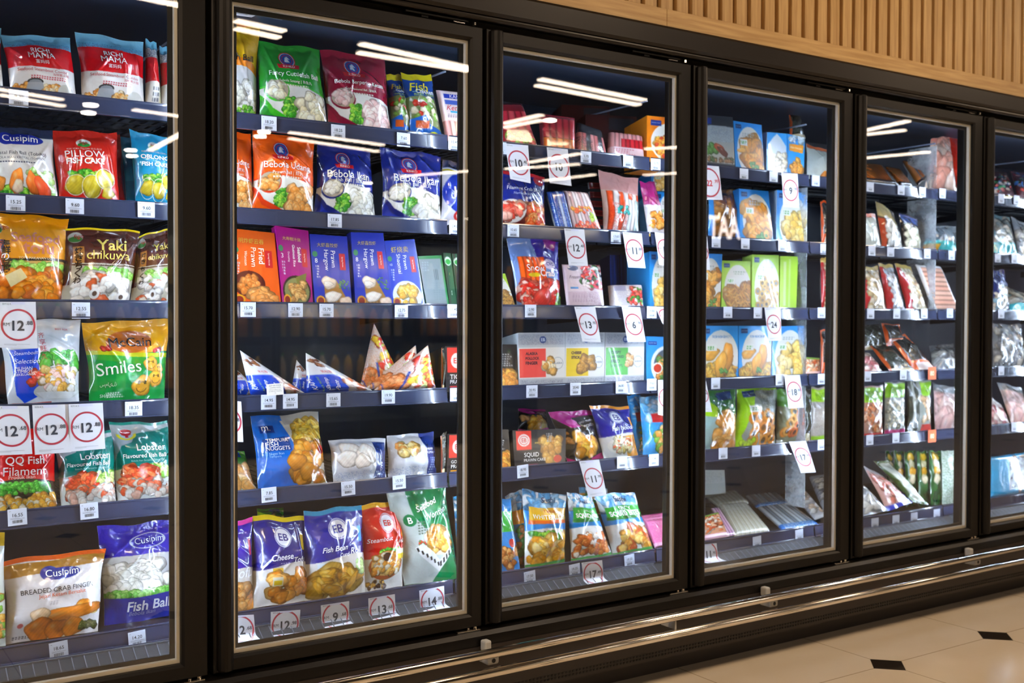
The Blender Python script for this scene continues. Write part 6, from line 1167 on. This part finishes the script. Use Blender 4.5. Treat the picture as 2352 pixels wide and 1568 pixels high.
for i in range(4):
    xa = .7+i*BW; xb = xa+BW-.01
    e = empty('drinks_cooler', ((xa+xb)/2, OY, 0), f'black open drinks cooler across the aisle, {cn[i]}', 'cooler')
    mb = MB(); mb.box(xa, OY-.6, 0, xb, OY, .25); mb.box(xa, OY-.6, 1.78, xb, OY+.0, 1.95); mb.box(xa, OY-.6, .25, xa+.03, OY, 1.78); mb.box(xb-.03, OY-.6, .25, xb, OY, 1.78); mb.build('carcass', darkc, e)
    MB().box(xa+.03, OY-.6, .25, xb-.03, OY-.57, 1.78).build('lining', ins, e)
    MB().box(xa+.05, OY-.10, 1.765, xb-.05, OY-.07, 1.779).build('fill_light_tube', strip, e); MB().box(xa+.03, OY-.03, 1.70, xb-.03, OY-.01, 1.779).build('added_valance', darkc, e)  # front board added to keep the tube out of the mirror image
    for j, z in enumerate((.55, .93, 1.33)):
        MB().box(xa+.03, OY-.5, z-.025, xb-.03, OY-.03, z).build('shelf_board', darkc, e)
        MB().box(xa+.05, OY-.09, z-.035, xb-.05, OY-.07, z-.0255).build('shelf_fill_light', strip, e); MB().box(xa+.03, OY-.045, z-.055, xb-.03, OY-.031, z+.012).build('added_shelf_lip', darkc, e)  # front edge added to screen this light from the doors
        n = 10
        for q in range(n):
            x = xa+.10+(BW-.2)*q/(n-1); pr = protos[(i+j+(q//4)) % 3]
            o = bpy.data.objects.new('drink_bottle', pr[0]); COL.objects.link(o); o.location = (x, OY-.16, z+.0005)
            tag(o, f'bottled drink on the {["lowest", "middle", "upper"][j]} shelf of the cooler {cn[i]}', 'bottle', f'bottles on the {["lowest", "middle", "upper"][j]} shelf of the cooler {cn[i]}')
            c = bpy.data.objects.new('bottle_cap', pr[1]); COL.objects.link(c); c.parent = o
# lit letters on the far sign, mirrored above the second shelf of the fourth door
def sign():
    c = at_z(1665, 520, 2.35); Y = c[1]; L, R = at(1629, 520, Y), at(1701, 524, Y); hgt = at(1629, 494, Y)[2]-at(1629, 546, Y)[2]
    c = (L+R)/2; c[1] = 2*YG-Y; w = R[0]-L[0]
    e = empty('hanging_sign', c, 'dark hanging store sign with white lit letters', 'sign')
    MB().box(c[0]-w*1.2, c[1]-.06, c[2]-hgt, c[0]+w*1.2, c[1]-.02, c[2]+hgt).build('sign_board', darkc, e)
    g = Geo(); P, TT = text_mesh('TAA', .02, 0); kx = w/(P[:, 0].max()-P[:, 0].min()); kz = hgt/(P[:, 1].max()-P[:, 1].min())
    Qv = np.stack([c[0]+P[:, 0]*kx, np.full(len(P), c[1]-.01), c[2]+P[:, 1]*kz], 1)
    g.add(Qv, TT, srgb('ffffff'), False); me = g.mesh('lit_letters', mat('letter_glow', 'ffffff', emit='fff0e6', power=12, bump=.01), vec(*c)); o = link('lit_letters', me); o.parent = e
    MB().box(c[0]-.9, c[1]-.05, c[2]+hgt, c[0]-.89, c[1]-.04, 3.0).build('hanger', CHROME, e)
    MB().box(c[0]+.89, c[1]-.05, c[2]+hgt, c[0]+.9, c[1]-.04, 3.0).build('hanger', CHROME, e)
sign()
